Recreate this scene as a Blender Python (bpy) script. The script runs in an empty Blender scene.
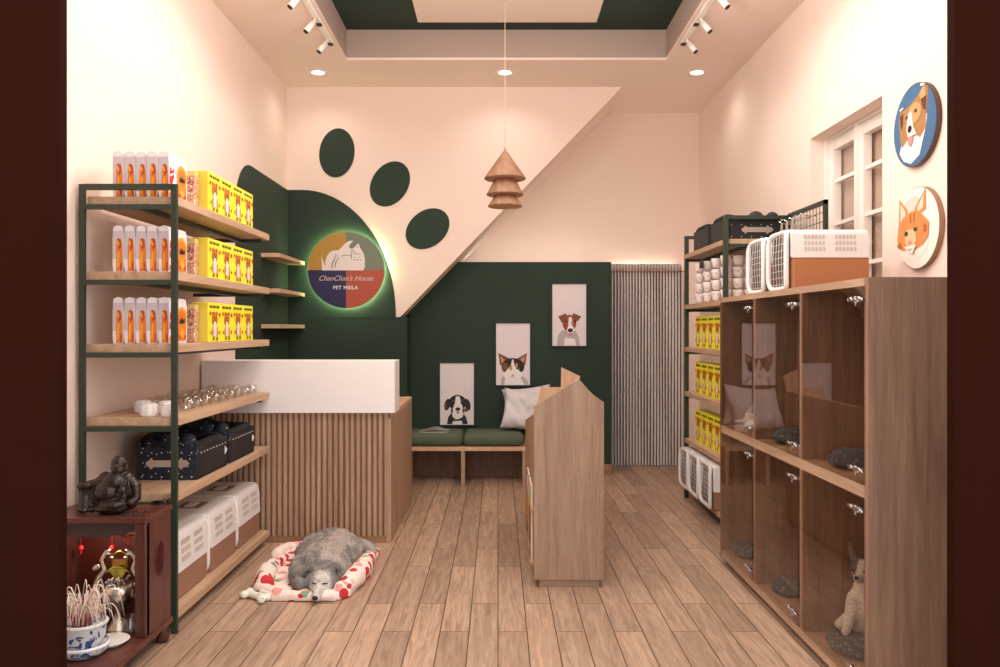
import bpy, bmesh, math, random
from mathutils import Vector, Matrix
random.seed(7)
PI = math.pi
SC = bpy.context.scene
COL = SC.collection
CAMZ, F = 1.4, 800.0
def WX(px, Y): return (px-498)*Y/F          # width / height of a point seen at a known depth
def WZ(py, Y): return CAMZ-(py-329)*Y/F
ORD = ['first','second','third','fourth','fifth','sixth','seventh','eighth','ninth','tenth']

# ------------------------------------------------------------------ materials
def lin(c):
    c = c/255.0
    return c/12.92 if c <= .04045 else ((c+.055)/1.055)**2.4
def rgb(h):
    if isinstance(h, str): h = tuple(int(h[i:i+2],16) for i in (0,2,4))
    return tuple(lin(v) for v in h)+(1,)
MATS = {}
def mat(name, color, rough=.6, metal=0, emit=None, estr=0, noise=0, bump=0, nscale=60, spec=.5, sub=0):
    if name in MATS: return MATS[name]
    m = bpy.data.materials.new(name); m.use_nodes = True
    nt = m.node_tree; b = nt.nodes['Principled BSDF']
    c = rgb(color)
    b.inputs['Base Color'].default_value = c
    b.inputs['Roughness'].default_value = rough
    b.inputs['Metallic'].default_value = metal
    b.inputs['Specular IOR Level'].default_value = spec
    if emit is not None:
        b.inputs['Emission Color'].default_value = rgb(emit); b.inputs['Emission Strength'].default_value = estr
    if noise or bump:
        tc = nt.nodes.new('ShaderNodeTexCoord'); n = nt.nodes.new('ShaderNodeTexNoise')
        n.inputs['Scale'].default_value = nscale; n.inputs['Detail'].default_value = 3
        nt.links.new(tc.outputs['Object'], n.inputs['Vector'])
        if noise:
            r = nt.nodes.new('ShaderNodeMapRange')
            r.inputs['To Min'].default_value = 1-noise; r.inputs['To Max'].default_value = 1+noise
            nt.links.new(n.outputs['Fac'], r.inputs['Value'])
            mx = nt.nodes.new('ShaderNodeMix'); mx.data_type = 'RGBA'; mx.blend_type = 'MULTIPLY'; mx.inputs['Factor'].default_value = 1
            mx.inputs[6].default_value = c
            nt.links.new(r.outputs['Result'], mx.inputs[7]); nt.links.new(mx.outputs[2], b.inputs['Base Color'])
        if bump:
            bp = nt.nodes.new('ShaderNodeBump'); bp.inputs['Strength'].default_value = bump; bp.inputs['Distance'].default_value = .01
            nt.links.new(n.outputs['Fac'], bp.inputs['Height']); nt.links.new(bp.outputs['Normal'], b.inputs['Normal'])
    MATS[name] = m
    return m
def wood(name, c1, c2, axis='z', rough=.55, scale=1.0, contrast=(.35,.68)):
    if name in MATS: return MATS[name]
    m = bpy.data.materials.new(name); m.use_nodes = True
    nt = m.node_tree; b = nt.nodes['Principled BSDF']; L = nt.links.new
    tc = nt.nodes.new('ShaderNodeTexCoord'); mp = nt.nodes.new('ShaderNodeMapping')
    s = {'x':(1.6,26,26),'y':(26,1.6,26),'z':(26,26,1.6)}[axis]
    mp.inputs['Scale'].default_value = tuple(v*scale for v in s)
    L(tc.outputs['Object'], mp.inputs['Vector'])
    n = nt.nodes.new('ShaderNodeTexNoise'); n.inputs['Scale'].default_value = 1.0; n.inputs['Detail'].default_value = 5; n.inputs['Distortion'].default_value = .6
    L(mp.outputs['Vector'], n.inputs['Vector'])
    n2 = nt.nodes.new('ShaderNodeTexNoise'); n2.inputs['Scale'].default_value = 5; n2.inputs['Detail'].default_value = 6
    L(mp.outputs['Vector'], n2.inputs['Vector'])
    ad = nt.nodes.new('ShaderNodeMath'); ad.operation = 'MULTIPLY_ADD'; ad.inputs[1].default_value = .35
    L(n2.outputs['Fac'], ad.inputs[0]); 
    m2 = nt.nodes.new('ShaderNodeMath'); m2.operation = 'MULTIPLY'; m2.inputs[1].default_value = .65
    L(n.outputs['Fac'], m2.inputs[0]); L(m2.outputs[0], ad.inputs[2])
    cr = nt.nodes.new('ShaderNodeValToRGB')
    cr.color_ramp.elements[0].position = contrast[0]; cr.color_ramp.elements[0].color = rgb(c2)
    cr.color_ramp.elements[1].position = contrast[1]; cr.color_ramp.elements[1].color = rgb(c1)
    L(ad.outputs[0], cr.inputs['Fac']); L(cr.outputs['Color'], b.inputs['Base Color'])
    b.inputs['Roughness'].default_value = rough
    bp = nt.nodes.new('ShaderNodeBump'); bp.inputs['Strength'].default_value = .12; bp.inputs['Distance'].default_value = .004
    L(ad.outputs[0], bp.inputs['Height']); L(bp.outputs['Normal'], b.inputs['Normal'])
    MATS[name] = m
    return m
def floor_mat():
    m = bpy.data.materials.new('oak_planks'); m.use_nodes = True
    nt = m.node_tree; b = nt.nodes['Principled BSDF']; L = nt.links.new
    tc = nt.nodes.new('ShaderNodeTexCoord'); sx = nt.nodes.new('ShaderNodeSeparateXYZ'); cb = nt.nodes.new('ShaderNodeCombineXYZ')
    L(tc.outputs['Object'], sx.inputs[0]); L(sx.outputs['Y'], cb.inputs['X']); L(sx.outputs['X'], cb.inputs['Y'])
    br = nt.nodes.new('ShaderNodeTexBrick'); br.offset = .37; br.offset_frequency = 2; br.squash = 1.0
    br.inputs['Scale'].default_value = 1; br.inputs['Brick Width'].default_value = 1.02; br.inputs['Row Height'].default_value = .134
    br.inputs['Mortar Size'].default_value = .0028; br.inputs['Mortar Smooth'].default_value = .3; br.inputs['Bias'].default_value = 0
    br.inputs['Color1'].default_value = (0,0,0,1); br.inputs['Color2'].default_value = (1,1,1,1); br.inputs['Mortar'].default_value = (.5,.5,.5,1)
    L(cb.outputs[0], br.inputs['Vector'])
    mp = nt.nodes.new('ShaderNodeMapping'); mp.inputs['Scale'].default_value = (3.4, 42, 3)
    L(cb.outputs[0], mp.inputs['Vector'])
    # shift the grain from plank to plank
    vm = nt.nodes.new('ShaderNodeVectorMath'); vm.operation = 'MULTIPLY_ADD'; vm.inputs[1].default_value = (37, 11, 5)
    L(br.outputs['Color'], vm.inputs[0]); L(mp.outputs['Vector'], vm.inputs[2])
    n = nt.nodes.new('ShaderNodeTexNoise'); n.inputs['Scale'].default_value = 1; n.inputs['Detail'].default_value = 7; n.inputs['Distortion'].default_value = 1.1
    n.inputs['Roughness'].default_value = .62
    L(vm.outputs[0], n.inputs['Vector'])
    cr = nt.nodes.new('ShaderNodeValToRGB'); e = cr.color_ramp.elements
    e[0].position = .3; e[0].color = rgb('957965'); e[1].position = .72; e[1].color = rgb('caab92')
    L(n.outputs['Fac'], cr.inputs['Fac'])
    mr = nt.nodes.new('ShaderNodeMapRange'); mr.inputs['To Min'].default_value = .76; mr.inputs['To Max'].default_value = 1.12
    L(br.outputs['Color'], mr.inputs['Value'])
    mx = nt.nodes.new('ShaderNodeMix'); mx.data_type = 'RGBA'; mx.blend_type = 'MULTIPLY'; mx.inputs['Factor'].default_value = 1
    L(cr.outputs['Color'], mx.inputs[6]); L(mr.outputs['Result'], mx.inputs[7])
    mo = nt.nodes.new('ShaderNodeMix'); mo.data_type = 'RGBA'; mo.inputs[7].default_value = rgb('4a3526')
    L(br.outputs['Fac'], mo.inputs['Factor']); L(mx.outputs[2], mo.inputs[6]); L(mo.outputs[2], b.inputs['Base Color'])
    b.inputs['Roughness'].default_value = .42; b.inputs['Specular IOR Level'].default_value = .35
    bp = nt.nodes.new('ShaderNodeBump'); bp.inputs['Strength'].default_value = .25; bp.inputs['Distance'].default_value = .003; bp.invert = True
    L(br.outputs['Fac'], bp.inputs['Height']); L(bp.outputs['Normal'], b.inputs['Normal'])
    return m
def glass_mat(name, tint='ffffff', refl=.10, rough=.02, edge=True):
    m = bpy.data.materials.new(name); m.use_nodes = True
    nt = m.node_tree; L = nt.links.new
    nt.nodes.remove(nt.nodes['Principled BSDF']); out = nt.nodes['Material Output']
    t = nt.nodes.new('ShaderNodeBsdfTransparent'); t.inputs['Color'].default_value = rgb(tint)
    g = nt.nodes.new('ShaderNodeBsdfGlossy'); g.inputs['Roughness'].default_value = rough; g.inputs['Color'].default_value = (1,1,1,1)
    mx = nt.nodes.new('ShaderNodeMixShader')
    lw = nt.nodes.new('ShaderNodeFresnel'); lw.inputs['IOR'].default_value = 1.5
    md = nt.nodes.new('ShaderNodeMath'); md.operation = 'MAXIMUM'; md.inputs[1].default_value = refl
    L(lw.outputs['Fac'], md.inputs[0])
    ge = nt.nodes.new('ShaderNodeNewGeometry'); fr = nt.nodes.new('ShaderNodeMath'); fr.operation = 'SUBTRACT'; fr.inputs[0].default_value = 1; fr.use_clamp = True
    L(ge.outputs['Backfacing'], fr.inputs[1]); mm = nt.nodes.new('ShaderNodeMath'); mm.operation = 'MULTIPLY'
    L(md.outputs[0], mm.inputs[0]); L(fr.outputs[0], mm.inputs[1]); L(mm.outputs[0], mx.inputs['Fac'])
    L(t.outputs[0], mx.inputs[1]); L(g.outputs[0], mx.inputs[2]); L(mx.outputs[0], out.inputs['Surface'])
    MATS[name] = m
    return m
def spots_mat(name, base, spots, scale=18, thr=.28, rough=.8):
    """cloth with scattered blotches: spots = list of colours picked per cell"""
    m = bpy.data.materials.new(name); m.use_nodes = True
    nt = m.node_tree; b = nt.nodes['Principled BSDF']; L = nt.links.new
    tc = nt.nodes.new('ShaderNodeTexCoord'); v = nt.nodes.new('ShaderNodeTexVoronoi'); v.inputs['Scale'].default_value = scale
    L(tc.outputs['Object'], v.inputs['Vector'])
    cr = nt.nodes.new('ShaderNodeValToRGB'); cr.color_ramp.interpolation = 'CONSTANT'
    e = cr.color_ramp.elements; k = len(spots)
    e[0].position = 0; e[0].color = rgb(spots[0]); e[1].position = 1/k; e[1].color = rgb(spots[1])
    for i in range(2, k):
        x = e.new(i/k); x.color = rgb(spots[i])
    L(v.outputs['Color'], cr.inputs['Fac'])
    lt = nt.nodes.new('ShaderNodeMath'); lt.operation = 'LESS_THAN'; lt.inputs[1].default_value = thr
    L(v.outputs['Distance'], lt.inputs[0])
    mx = nt.nodes.new('ShaderNodeMix'); mx.data_type = 'RGBA'; mx.inputs[6].default_value = rgb(base)
    L(lt.outputs[0], mx.inputs['Factor']); L(cr.outputs['Color'], mx.inputs[7]); L(mx.outputs[2], b.inputs['Base Color'])
    b.inputs['Roughness'].default_value = rough
    MATS[name] = m
    return m
def attr_mat(name, rough=.85, nscale=90, bump=.4, noise=.25):
    m = bpy.data.materials.new(name); m.use_nodes = True
    nt = m.node_tree; b = nt.nodes['Principled BSDF']; L = nt.links.new
    a = nt.nodes.new('ShaderNodeVertexColor'); a.layer_name = 'Col'
    tc = nt.nodes.new('ShaderNodeTexCoord'); n = nt.nodes.new('ShaderNodeTexNoise'); n.inputs['Scale'].default_value = nscale; n.inputs['Detail'].default_value = 4
    L(tc.outputs['Object'], n.inputs['Vector'])
    r = nt.nodes.new('ShaderNodeMapRange'); r.inputs['To Min'].default_value = 1-noise; r.inputs['To Max'].default_value = 1+noise
    r.inputs['From Min'].default_value = .3; r.inputs['From Max'].default_value = .7
    L(n.outputs['Fac'], r.inputs['Value'])
    mx = nt.nodes.new('ShaderNodeMix'); mx.data_type = 'RGBA'; mx.blend_type = 'MULTIPLY'; mx.inputs['Factor'].default_value = 1
    L(a.outputs['Color'], mx.inputs[6]); L(r.outputs['Result'], mx.inputs[7]); L(mx.outputs[2], b.inputs['Base Color'])
    bp = nt.nodes.new('ShaderNodeBump'); bp.inputs['Strength'].default_value = bump; bp.inputs['Distance'].default_value = .01
    L(n.outputs['Fac'], bp.inputs['Height']); L(bp.outputs['Normal'], b.inputs['Normal'])
    b.inputs['Roughness'].default_value = rough
    MATS[name] = m
    return m

WALL = mat('wall_paint', 'f0dbcf', .9, noise=.015, nscale=35)
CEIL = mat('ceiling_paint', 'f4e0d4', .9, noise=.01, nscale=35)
TRAYSIDE = mat('tray_side_shaded', 'b39f93', .9)  # shade of the tray sides put into a darker ceiling colour
GREEN = mat('green_paint', '23362b', .8, noise=.04, nscale=20)
BROWN = mat('brown_pillar', '260e07', .95, noise=.05, nscale=8, spec=.05)
BASEB = wood('baseboard_wood', 'a88468', '8a6a52', 'x')
OAKX = wood('oak_x', 'ccac92', 'ab8a6e', 'x')
OAKY = wood('oak_y', 'd0b094', 'b08e70', 'y')
OAKZ = wood('oak_z', 'bc9d85', '98785f', 'z')
CAB_Z = wood('cabinet_oak_z', 'a17f69', '7b5c4a', 'z')
CAB_Y = wood('cabinet_oak_y', 'c0a088', '9c7d64', 'y')
LIGHTW = wood('pale_oak_y', 'd8b698', 'c09c7c', 'y')
RACK = mat('rack_green', '2c3a2e', .45)
WHITE = mat('white_plastic', 'e9e4e0', .35)
WHITEB = mat('white_board', 'ebe6e6', .5)
FLOOR = floor_mat(); MATS['oak_planks'] = FLOOR
GLASS = glass_mat('door_glass', 'efe8e2', .05)
CUPG = glass_mat('cup_glass', 'fbfaf8', .11, .03)
METAL = mat('chrome', 'd8d8dc', .22, 1)
SILVER = mat('aged_silver', 'e4dccb', .3, 1, bump=.3, nscale=50)
BLACK = mat('black', '141414', .5)

# ------------------------------------------------------------------ mesh builder
class MB:
    def __init__(s): s.bm = bmesh.new(); s.mats = []
    def _mi(s, m):
        if m is None: return 0
        if m not in s.mats: s.mats.append(m)
        return s.mats.index(m)
    def _fin(s, geom_faces, m, smooth=False):
        i = s._mi(m)
        for f in geom_faces: f.material_index = i; f.smooth = smooth
    def box(s, x0, x1, y0, y1, z0, z1, m=None, bev=0, seg=2, rot=None, piv=None):
        r = bmesh.ops.create_cube(s.bm, size=1); vs = r['verts']
        for v in vs:
            v.co = Vector(((x0+x1)/2+v.co.x*(x1-x0), (y0+y1)/2+v.co.y*(y1-y0), (z0+z1)/2+v.co.z*(z1-z0)))
        if rot is not None:
            bmesh.ops.rotate(s.bm, verts=vs, cent=piv or ((x0+x1)/2,(y0+y1)/2,(z0+z1)/2), matrix=rot)
        fs = set(f for v in vs for f in v.link_faces)
        i = s._mi(m)
        for f in fs: f.material_index = i
        if bev:
            es = set(e for v in vs for e in v.link_edges)
            bmesh.ops.bevel(s.bm, geom=list(es), offset=bev, segments=seg, affect='EDGES', profile=.5, material=i)
        return s
    def prism(s, pts, axis, a, b, m=None, bev=0, smooth=False):
        """2-D outline extruded between a and b along axis; pts are the two other coordinates in order"""
        def co(p, t):
            return {'x':(t,p[0],p[1]), 'y':(p[0],t,p[1]), 'z':(p[0],p[1],t)}[axis]
        va = [s.bm.verts.new(co(p,a)) for p in pts]; vb = [s.bm.verts.new(co(p,b)) for p in pts]
        fs = [s.bm.faces.new(va), s.bm.faces.new(list(reversed(vb)))]
        n = len(pts); sd = []
        for i in range(n):
            sd.append(s.bm.faces.new((va[i], vb[i], vb[(i+1)%n], va[(i+1)%n])))
        s._fin(fs, m); s._fin(sd, m, smooth)
        if bev:
            es = [e for f in fs for e in f.edges]
            bmesh.ops.bevel(s.bm, geom=list(set(es)), offset=bev, segments=2, affect='EDGES', profile=.5, material=s._mi(m))
        bmesh.ops.recalc_face_normals(s.bm, faces=[f for f in s.bm.faces])
        return s
    def tube(s, pts, r, m=None, n=8, closed=False, caps=True):
        pts = [Vector(p) for p in pts]; k = len(pts)
        rs = r if isinstance(r, (list, tuple)) else [r]*k
        rings = []; up = None
        for i, p in enumerate(pts):
            a = pts[(i-1)%k] if (i > 0 or closed) else p; b = pts[(i+1)%k] if (i < k-1 or closed) else p
            t = (b-a).normalized()
            if up is None:
                up = Vector((0,0,1)) if abs(t.z) < .9 else Vector((1,0,0))
            sx = t.cross(up)
            if sx.length < 1e-6: sx = t.orthogonal()
            sx.normalize(); up = sx.cross(t).normalized()
            rings.append([s.bm.verts.new(p+rs[i]*(math.cos(2*PI*j/n)*sx+math.sin(2*PI*j/n)*up)) for j in range(n)])
        fs = []
        for i in range(k if closed else k-1):
            A, B = rings[i], rings[(i+1)%k]
            for j in range(n):
                fs.append(s.bm.faces.new((A[j], A[(j+1)%n], B[(j+1)%n], B[j])))
        s._fin(fs, m, True)
        if caps and not closed:
            s._fin([s.bm.faces.new(list(reversed(rings[0]))), s.bm.faces.new(rings[-1])], m)
        return s
    def lathe(s, prof, cx=0, cy=0, cz=0, m=None, n=24, smooth=True, sx=1, sy=1):
        rings = []
        for (r, z) in prof:
            if r < 1e-6: rings.append([s.bm.verts.new((cx,cy,cz+z))])
            else: rings.append([s.bm.verts.new((cx+sx*r*math.cos(2*PI*j/n), cy+sy*r*math.sin(2*PI*j/n), cz+z)) for j in range(n)])
        fs = []
        for A, B in zip(rings, rings[1:]):
            for j in range(n):
                a = [A[j%len(A)], A[(j+1)%len(A)]] if len(A) > 1 else [A[0]]
                b = [B[(j+1)%len(B)], B[j%len(B)]] if len(B) > 1 else [B[0]]
                if len(a)+len(b) >= 3: fs.append(s.bm.faces.new(a+b))
        s._fin(fs, m, smooth)
        return s
    def ell(s, c, r, m=None, rot=None, u=16, v=10):
        x = bmesh.ops.create_uvsphere(s.bm, u_segments=u, v_segments=v, radius=1)['verts']
        M = Matrix.Translation(Vector(c)) @ (rot.to_4x4() if rot is not None else Matrix.Identity(4)) @ Matrix.Diagonal((r[0], r[1], r[2], 1))
        bmesh.ops.transform(s.bm, matrix=M, verts=x)
        s._fin(set(f for q in x for f in q.link_faces), m, True)
        return s
    def grid(s, f, nu, nv, m=None, smooth=True, closeu=False):
        vs = [[s.bm.verts.new(f(i/nu, j/nv)) for j in range(nv+1)] for i in range(nu if closeu else nu+1)]
        fs = []
        for i in range(nu):
            for j in range(nv):
                A = vs[i]; B = vs[(i+1)%len(vs)]
                fs.append(s.bm.faces.new((A[j], B[j], B[j+1], A[j+1])))
        s._fin(fs, m, smooth)
        return s
    def flat(s, O, U, V, shapes, step=.0006):
        """printed artwork: flat shapes (material, [(u,v)...]) on the plane O+uU+vV, each layer a hair above the last"""
        O, U, V = Vector(O), Vector(U), Vector(V); N = U.cross(V).normalized()
        for k, (m, pts) in enumerate(shapes):
            vs = [s.bm.verts.new(O+U*p[0]+V*p[1]+N*step*(k+1)) for p in pts]
            try: f = s.bm.faces.new(vs)
            except ValueError: continue
            f.normal_update()
            s._fin([f], m)
            if f.normal.dot(N) < 0: f.normal_flip()
            bmesh.ops.triangulate(s.bm, faces=[f])
        return s
    def build(s, name, m=None, parent=None, world=True, data_only=False):
        me = bpy.data.meshes.new(name)
        if parent is not None and world:
            off = Vector((0,0,0)); p = parent
            while p is not None: off += p.location; p = p.parent
            bmesh.ops.translate(s.bm, verts=s.bm.verts, vec=-off)
        s.bm.to_mesh(me); s.bm.free()
        ms = list(s.mats)
        if not ms: ms = [m]
        for q in ms: me.materials.append(q if q is not None else m)
        o = bpy.data.objects.new(name, me); COL.objects.link(o)
        if parent is not None: o.parent = parent
        return o
def ellp(cx, cy, rx, ry, rot=0, n=28, a0=0, a1=360):
    out = []
    full = abs(a1-a0) >= 360
    for i in range(n if full else n+1):
        t = math.radians(a0+(a1-a0)*i/n); x, y = rx*math.cos(t), ry*math.sin(t); c, q = math.cos(math.radians(rot)), math.sin(math.radians(rot))
        out.append((cx+x*c-y*q, cy+x*q+y*c))
    return out
def empty(name, loc, label, cat, group=None):
    o = bpy.data.objects.new(name, None); COL.objects.link(o); o.location = loc; o.empty_display_size = .1
    return tag(o, label, cat, group)
def tag(o, label=None, cat=None, group=None, kind=None):
    if label: o['label'] = label
    if cat: o['category'] = cat
    if group: o['group'] = group
    if kind: o['kind'] = kind
    return o
def struct(name, mb, m=None):
    o = mb.build(name, m); o['kind'] = 'structure'; return o
def kids(o): return [c for c in bpy.data.objects if c.parent == o]
def dup(o, loc=None, label=None, parent=None):
    c = o.copy(); COL.objects.link(c)
    if parent is not None: c.parent = parent
    if loc is not None: c.location = loc
    if label: c['label'] = label
    for ch in kids(o): dup(ch, parent=c)
    return c
def blob(balls, voxel, name, m, parent=None, smooth=4, color=None, disp=0, dscale=.05):
    """one continuous surface grown from overlapping ellipsoids and limbs"""
    mb = MB()
    for b in balls:
        if b[0] == 'e': mb.ell(b[1], b[2], rot=b[3] if len(b) > 3 else None)
        else: mb.tube(b[1], b[2], n=12)
    if any(b[0] == 't' for b in balls):
        for b in balls:
            if b[0] == 't':
                for e, r in ((b[1][0], b[2][0] if isinstance(b[2], (list,tuple)) else b[2]), (b[1][-1], b[2][-1] if isinstance(b[2], (list,tuple)) else b[2])):
                    mb.ell(e, (r,r,r), u=12, v=8)
    o = mb.build(name, m, parent)
    md = o.modifiers.new('r', 'REMESH'); md.mode = 'VOXEL'; md.voxel_size = voxel; md.use_smooth_shade = True
    sm = o.modifiers.new('s', 'SMOOTH'); sm.factor = .5; sm.iterations = smooth
    if disp:
        tx = bpy.data.textures.new(name+'_fur', 'CLOUDS'); tx.noise_scale = dscale
        dm = o.modifiers.new('d', 'DISPLACE'); dm.texture = tx; dm.strength = disp; dm.mid_level = .5
    bpy.context.view_layer.update()
    dg = bpy.context.evaluated_depsgraph_get()
    me = bpy.data.meshes.new_from_object(o.evaluated_get(dg))
    o.modifiers.clear(); o.data = me; me.name = name
    if not me.materials: me.materials.append(m)
    for p in me.polygons: p.use_smooth = True
    if color:
        ca = me.color_attributes.new('Col', 'FLOAT_COLOR', 'POINT')
        off = Vector((0,0,0)); p = parent
        while p is not None: off += p.location; p = p.parent
        for i, v in enumerate(me.vertices):
            ca.data[i].color = color(v.co+off, v.normal)
    return o
def R(ax, deg): return Matrix.Rotation(math.radians(deg), 3, ax)
def text_mesh(body, size, O, U, V, m, name, parent, shear=0, extrude=.001, space=1.0, bold=0):
    cu = bpy.data.curves.new(name, 'FONT'); cu.body = body; cu.size = size; cu.align_x = 'CENTER'; cu.align_y = 'CENTER'
    cu.shear = shear; cu.extrude = extrude; cu.space_character = space; cu.offset = bold
    t = bpy.data.objects.new(name, cu); COL.objects.link(t)
    bpy.context.view_layer.update()
    me = bpy.data.meshes.new_from_object(t.evaluated_get(bpy.context.evaluated_depsgraph_get()))
    bpy.data.objects.remove(t)
    U, V = Vector(U), Vector(V); N = U.cross(V)
    off = Vector((0,0,0)); p = parent
    while p is not None: off += p.location; p = p.parent
    M = Matrix((U, V, N)).transposed()
    for v in me.vertices: v.co = Vector(O)-off+M@v.co
    me.materials.clear(); me.materials.append(m)
    o = bpy.data.objects.new(name, me); COL.objects.link(o); o.parent = parent
    return o

# ------------------------------------------------------------------ camera
cam = bpy.data.cameras.new('camera'); co = bpy.data.objects.new('camera', cam); COL.objects.link(co)
co.location = (0,0,CAMZ); co.rotation_euler = (PI/2,0,0)
cam.sensor_width = 36; cam.lens = F/1000*36; cam.shift_x = .002; cam.shift_y = -.0045; cam.clip_start = .05
SC.camera = co

# ------------------------------------------------------------------ room
XL, XR, YB, YP, H = -1.945, 2.08, 8.27, 7.38, 3.633
YF = 2.25
struct('floor', MB().box(-3.5,3.6,.3,YB+.1,-.08,0), FLOOR)
struct('wall_left', MB().box(XL-.1,XL,YF,YB+.1,0,H), WALL)
wy0, wy1, wz0, wz1 = 4.33, 5.33, 1.45, 2.665
w = MB(); w.box(XR,XR+.2,YF,wy0,0,H); w.box(XR,XR+.2,wy1,YB+.1,0,H); w.box(XR,XR+.2,wy0,wy1,0,wz0); w.box(XR,XR+.2,wy0,wy1,wz1,H)
struct('wall_right', w, WALL)
struct('wall_back', MB().box(XL-.1,XR+.2,YB,YB+.1,0,H), WALL)
w = MB(); w.box(-3.5,-1.293,2.36,2.4,0,3.9); w.box(1.347,3.6,2.36,2.4,0,3.9)
struct('wall_front', w, BROWN)
# stair soffit with the white paw wall in front and the green wall under it
struct('wall_paw', MB().prism([(XL,1.51),(XL,H),(1.144,H),(-.904,1.51)], 'y', YP, YB+.001), WALL)
struct('wall_green_lower', MB().box(XL,-.84,YP,YB,0,1.51), GREEN)
struct('wall_green_back', MB().box(-.845,1.088,7.7,YB,0,2.045), GREEN)
struct('baseboard_back', MB().box(-.84,1.09,7.68,7.7,0,.1), BASEB)
# paw pad and toes
pad = [(XL+.001,1.5),(-.941,1.5)]+[(-1.808+.867*math.cos(t), 1.511+1.172*math.sin(t)) for t in [PI/2*i/24 for i in range(1,25)]]+[(XL+.001,2.683)]
g = empty('paw_print_mural', (-1.4,YP-.012,1.5), 'dark green painted paw print, large pad and three oval toes on the white stair wall', 'wall mural')
MB().prism(pad, 'y', YP-.0025, YP-.0005).build('paw_pad', GREEN, g)
for (px,py,rx,ry,rt) in ((337,153,17.6,24.6,-7),(390,184,18.2,24.2,-33),(427.6,228.8,18,24,-52)):
    s = YP/F
    MB().prism(ellp(WX(px,YP), WZ(py,YP), rx*s, ry*s, rt, 40), 'y', YP-.007, YP-.0005).build('toe_pad', GREEN, g)
s = .26
lw = [(5.92,.0),(YP+.01,0),(YP+.01,2.68),(5.92+s+.1,2.68)]+[(5.92+s+.1+(s+.1)*math.cos(math.radians(a)), 2.68-s-.12+(s+.12)*math.sin(math.radians(a))) for a in range(99,181,9)]
struct('trim_1', MB().prism(lw, 'x', XL-.003, XL+.008), GREEN)

# ceiling with a raised tray
tx0, tx1, ty0, ty1, tz = -1.257, 1.397, 2.9, 6.64, 3.884
c = MB(); c.box(XL-.1,XR+.2,YF,ty0,H,H+.02); c.box(XL-.1,XR+.2,ty1,YB+.1,H,H+.02); c.box(XL-.1,tx0,ty0,ty1,H,H+.02); c.box(tx1,XR+.2,ty0,ty1,H,H+.02)
struct('ceiling', c, CEIL)
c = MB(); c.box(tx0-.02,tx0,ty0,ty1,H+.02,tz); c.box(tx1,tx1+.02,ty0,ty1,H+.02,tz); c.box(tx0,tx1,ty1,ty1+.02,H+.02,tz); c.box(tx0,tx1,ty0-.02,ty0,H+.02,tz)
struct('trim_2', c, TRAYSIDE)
struct('trim_3', MB().box(tx0-.02,tx1+.02,ty0-.02,ty1+.02,tz,tz+.05), GREEN)
struct('trim_4', MB().box(-.645,.794,3.1,6.45,tz-.012,tz+.01), CEIL)

# window in its recess
WINW = mat('window_white', 'efe6de', .4)
fx = XR+.14
m = MB()
def win(m, y0, y1):
    t = .055
    m.box(fx-.02,fx+.03,y0,y0+t,wz0,wz1-.02); m.box(fx-.02,fx+.03,y1-t,y1,wz0,wz1-.02)
    m.box(fx-.017,fx+.027,y0+t,y1-t,wz1-.09,wz1-.02); m.box(fx-.017,fx+.027,y0+t,y1-t,wz0+.001,wz0+.07)
    for z in (1.80,2.09,2.37): m.box(fx-.01,fx+.02,y0+t,y1-t,z-.012,z+.012)
win(m, wy0, 4.87); win(m, 4.89, wy1-.03)
m.box(fx-.04,fx+.05,4.862,4.898,wz0,wz1-.02)
m.box(fx-.045,fx+.05,wy1-.028,wy1-.001,wz0,wz1-.001); m.box(fx-.035,fx+.045,wy0+.001,wy1-.03,wz1-.018,wz1-.001)
wo = m.build('window_1', WINW); wo['kind'] = 'structure'
p = MB().box(fx+.004,fx+.008,wy0,wy1,wz0,wz1).build('window_pane', glass_mat('window_glass','ffffff',.06), wo)
p = MB().box(fx+.055,fx+.062,wy0,wy1,wz0,wz1).build('window_blind', mat('blind','b9a08f',.8), wo)

# ------------------------------------------------------------------ lamps
LAMPW = mat('lamp_white', 'f2ece6', .4)
GLOW = mat('lamp_glow', 'fff4e4', .5, emit='fff1dd', estr=6)
WARM = (1,.91,.83)
def spotlight(loc, tgt, energy, size=120, blend=.6, color=WARM, rad=.05):
    l = bpy.data.lights.new('lamp', 'SPOT'); l.energy = energy; l.spot_size = math.radians(size); l.spot_blend = blend; l.color = color; l.shadow_soft_size = rad
    o = bpy.data.objects.new('lamp', l); COL.objects.link(o); o.location = loc
    d = Vector(tgt)-Vector(loc); o.rotation_euler = d.to_track_quat('-Z','Y').to_euler()
    return o
dl = empty('downlight', (-1.568,6.97,H), 'round recessed ceiling downlight above the green paw pad, leftmost of three', 'ceiling light', 'recessed downlights')
MB().lathe([(.053,-.001),(.09,-.004),(.095,0)], -1.568,6.97,H, n=32).build('trim_ring', LAMPW, dl)
MB().lathe([(0,-.0015),(.054,-.0015)], -1.568,6.97,H, n=32).build('lens', GLOW, dl)
dup(dl, (.061,6.97,H), 'round recessed ceiling downlight behind the pendant cord, middle of three')
dup(dl, (1.734,6.97,H), 'round recessed ceiling downlight near the right wall, rightmost of three')
for x, e in ((-1.568,7),(.061,9),(1.734,7)): spotlight((x,6.97,H-.03), (x,6.97,0), e, 150, .8)
FILL_SPOTS = [(-.8,3.2,32),(.95,3.2,36),(-.8,4.8,44),(.95,4.8,48)]  # added unseen spots in the tray, soft fill for the room
for x, y, e in FILL_SPOTS: spotlight((x,y,H+.2 if y > 2.9 else H-.05), (x,y,0), e, 165, .5, rad=.12)

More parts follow.
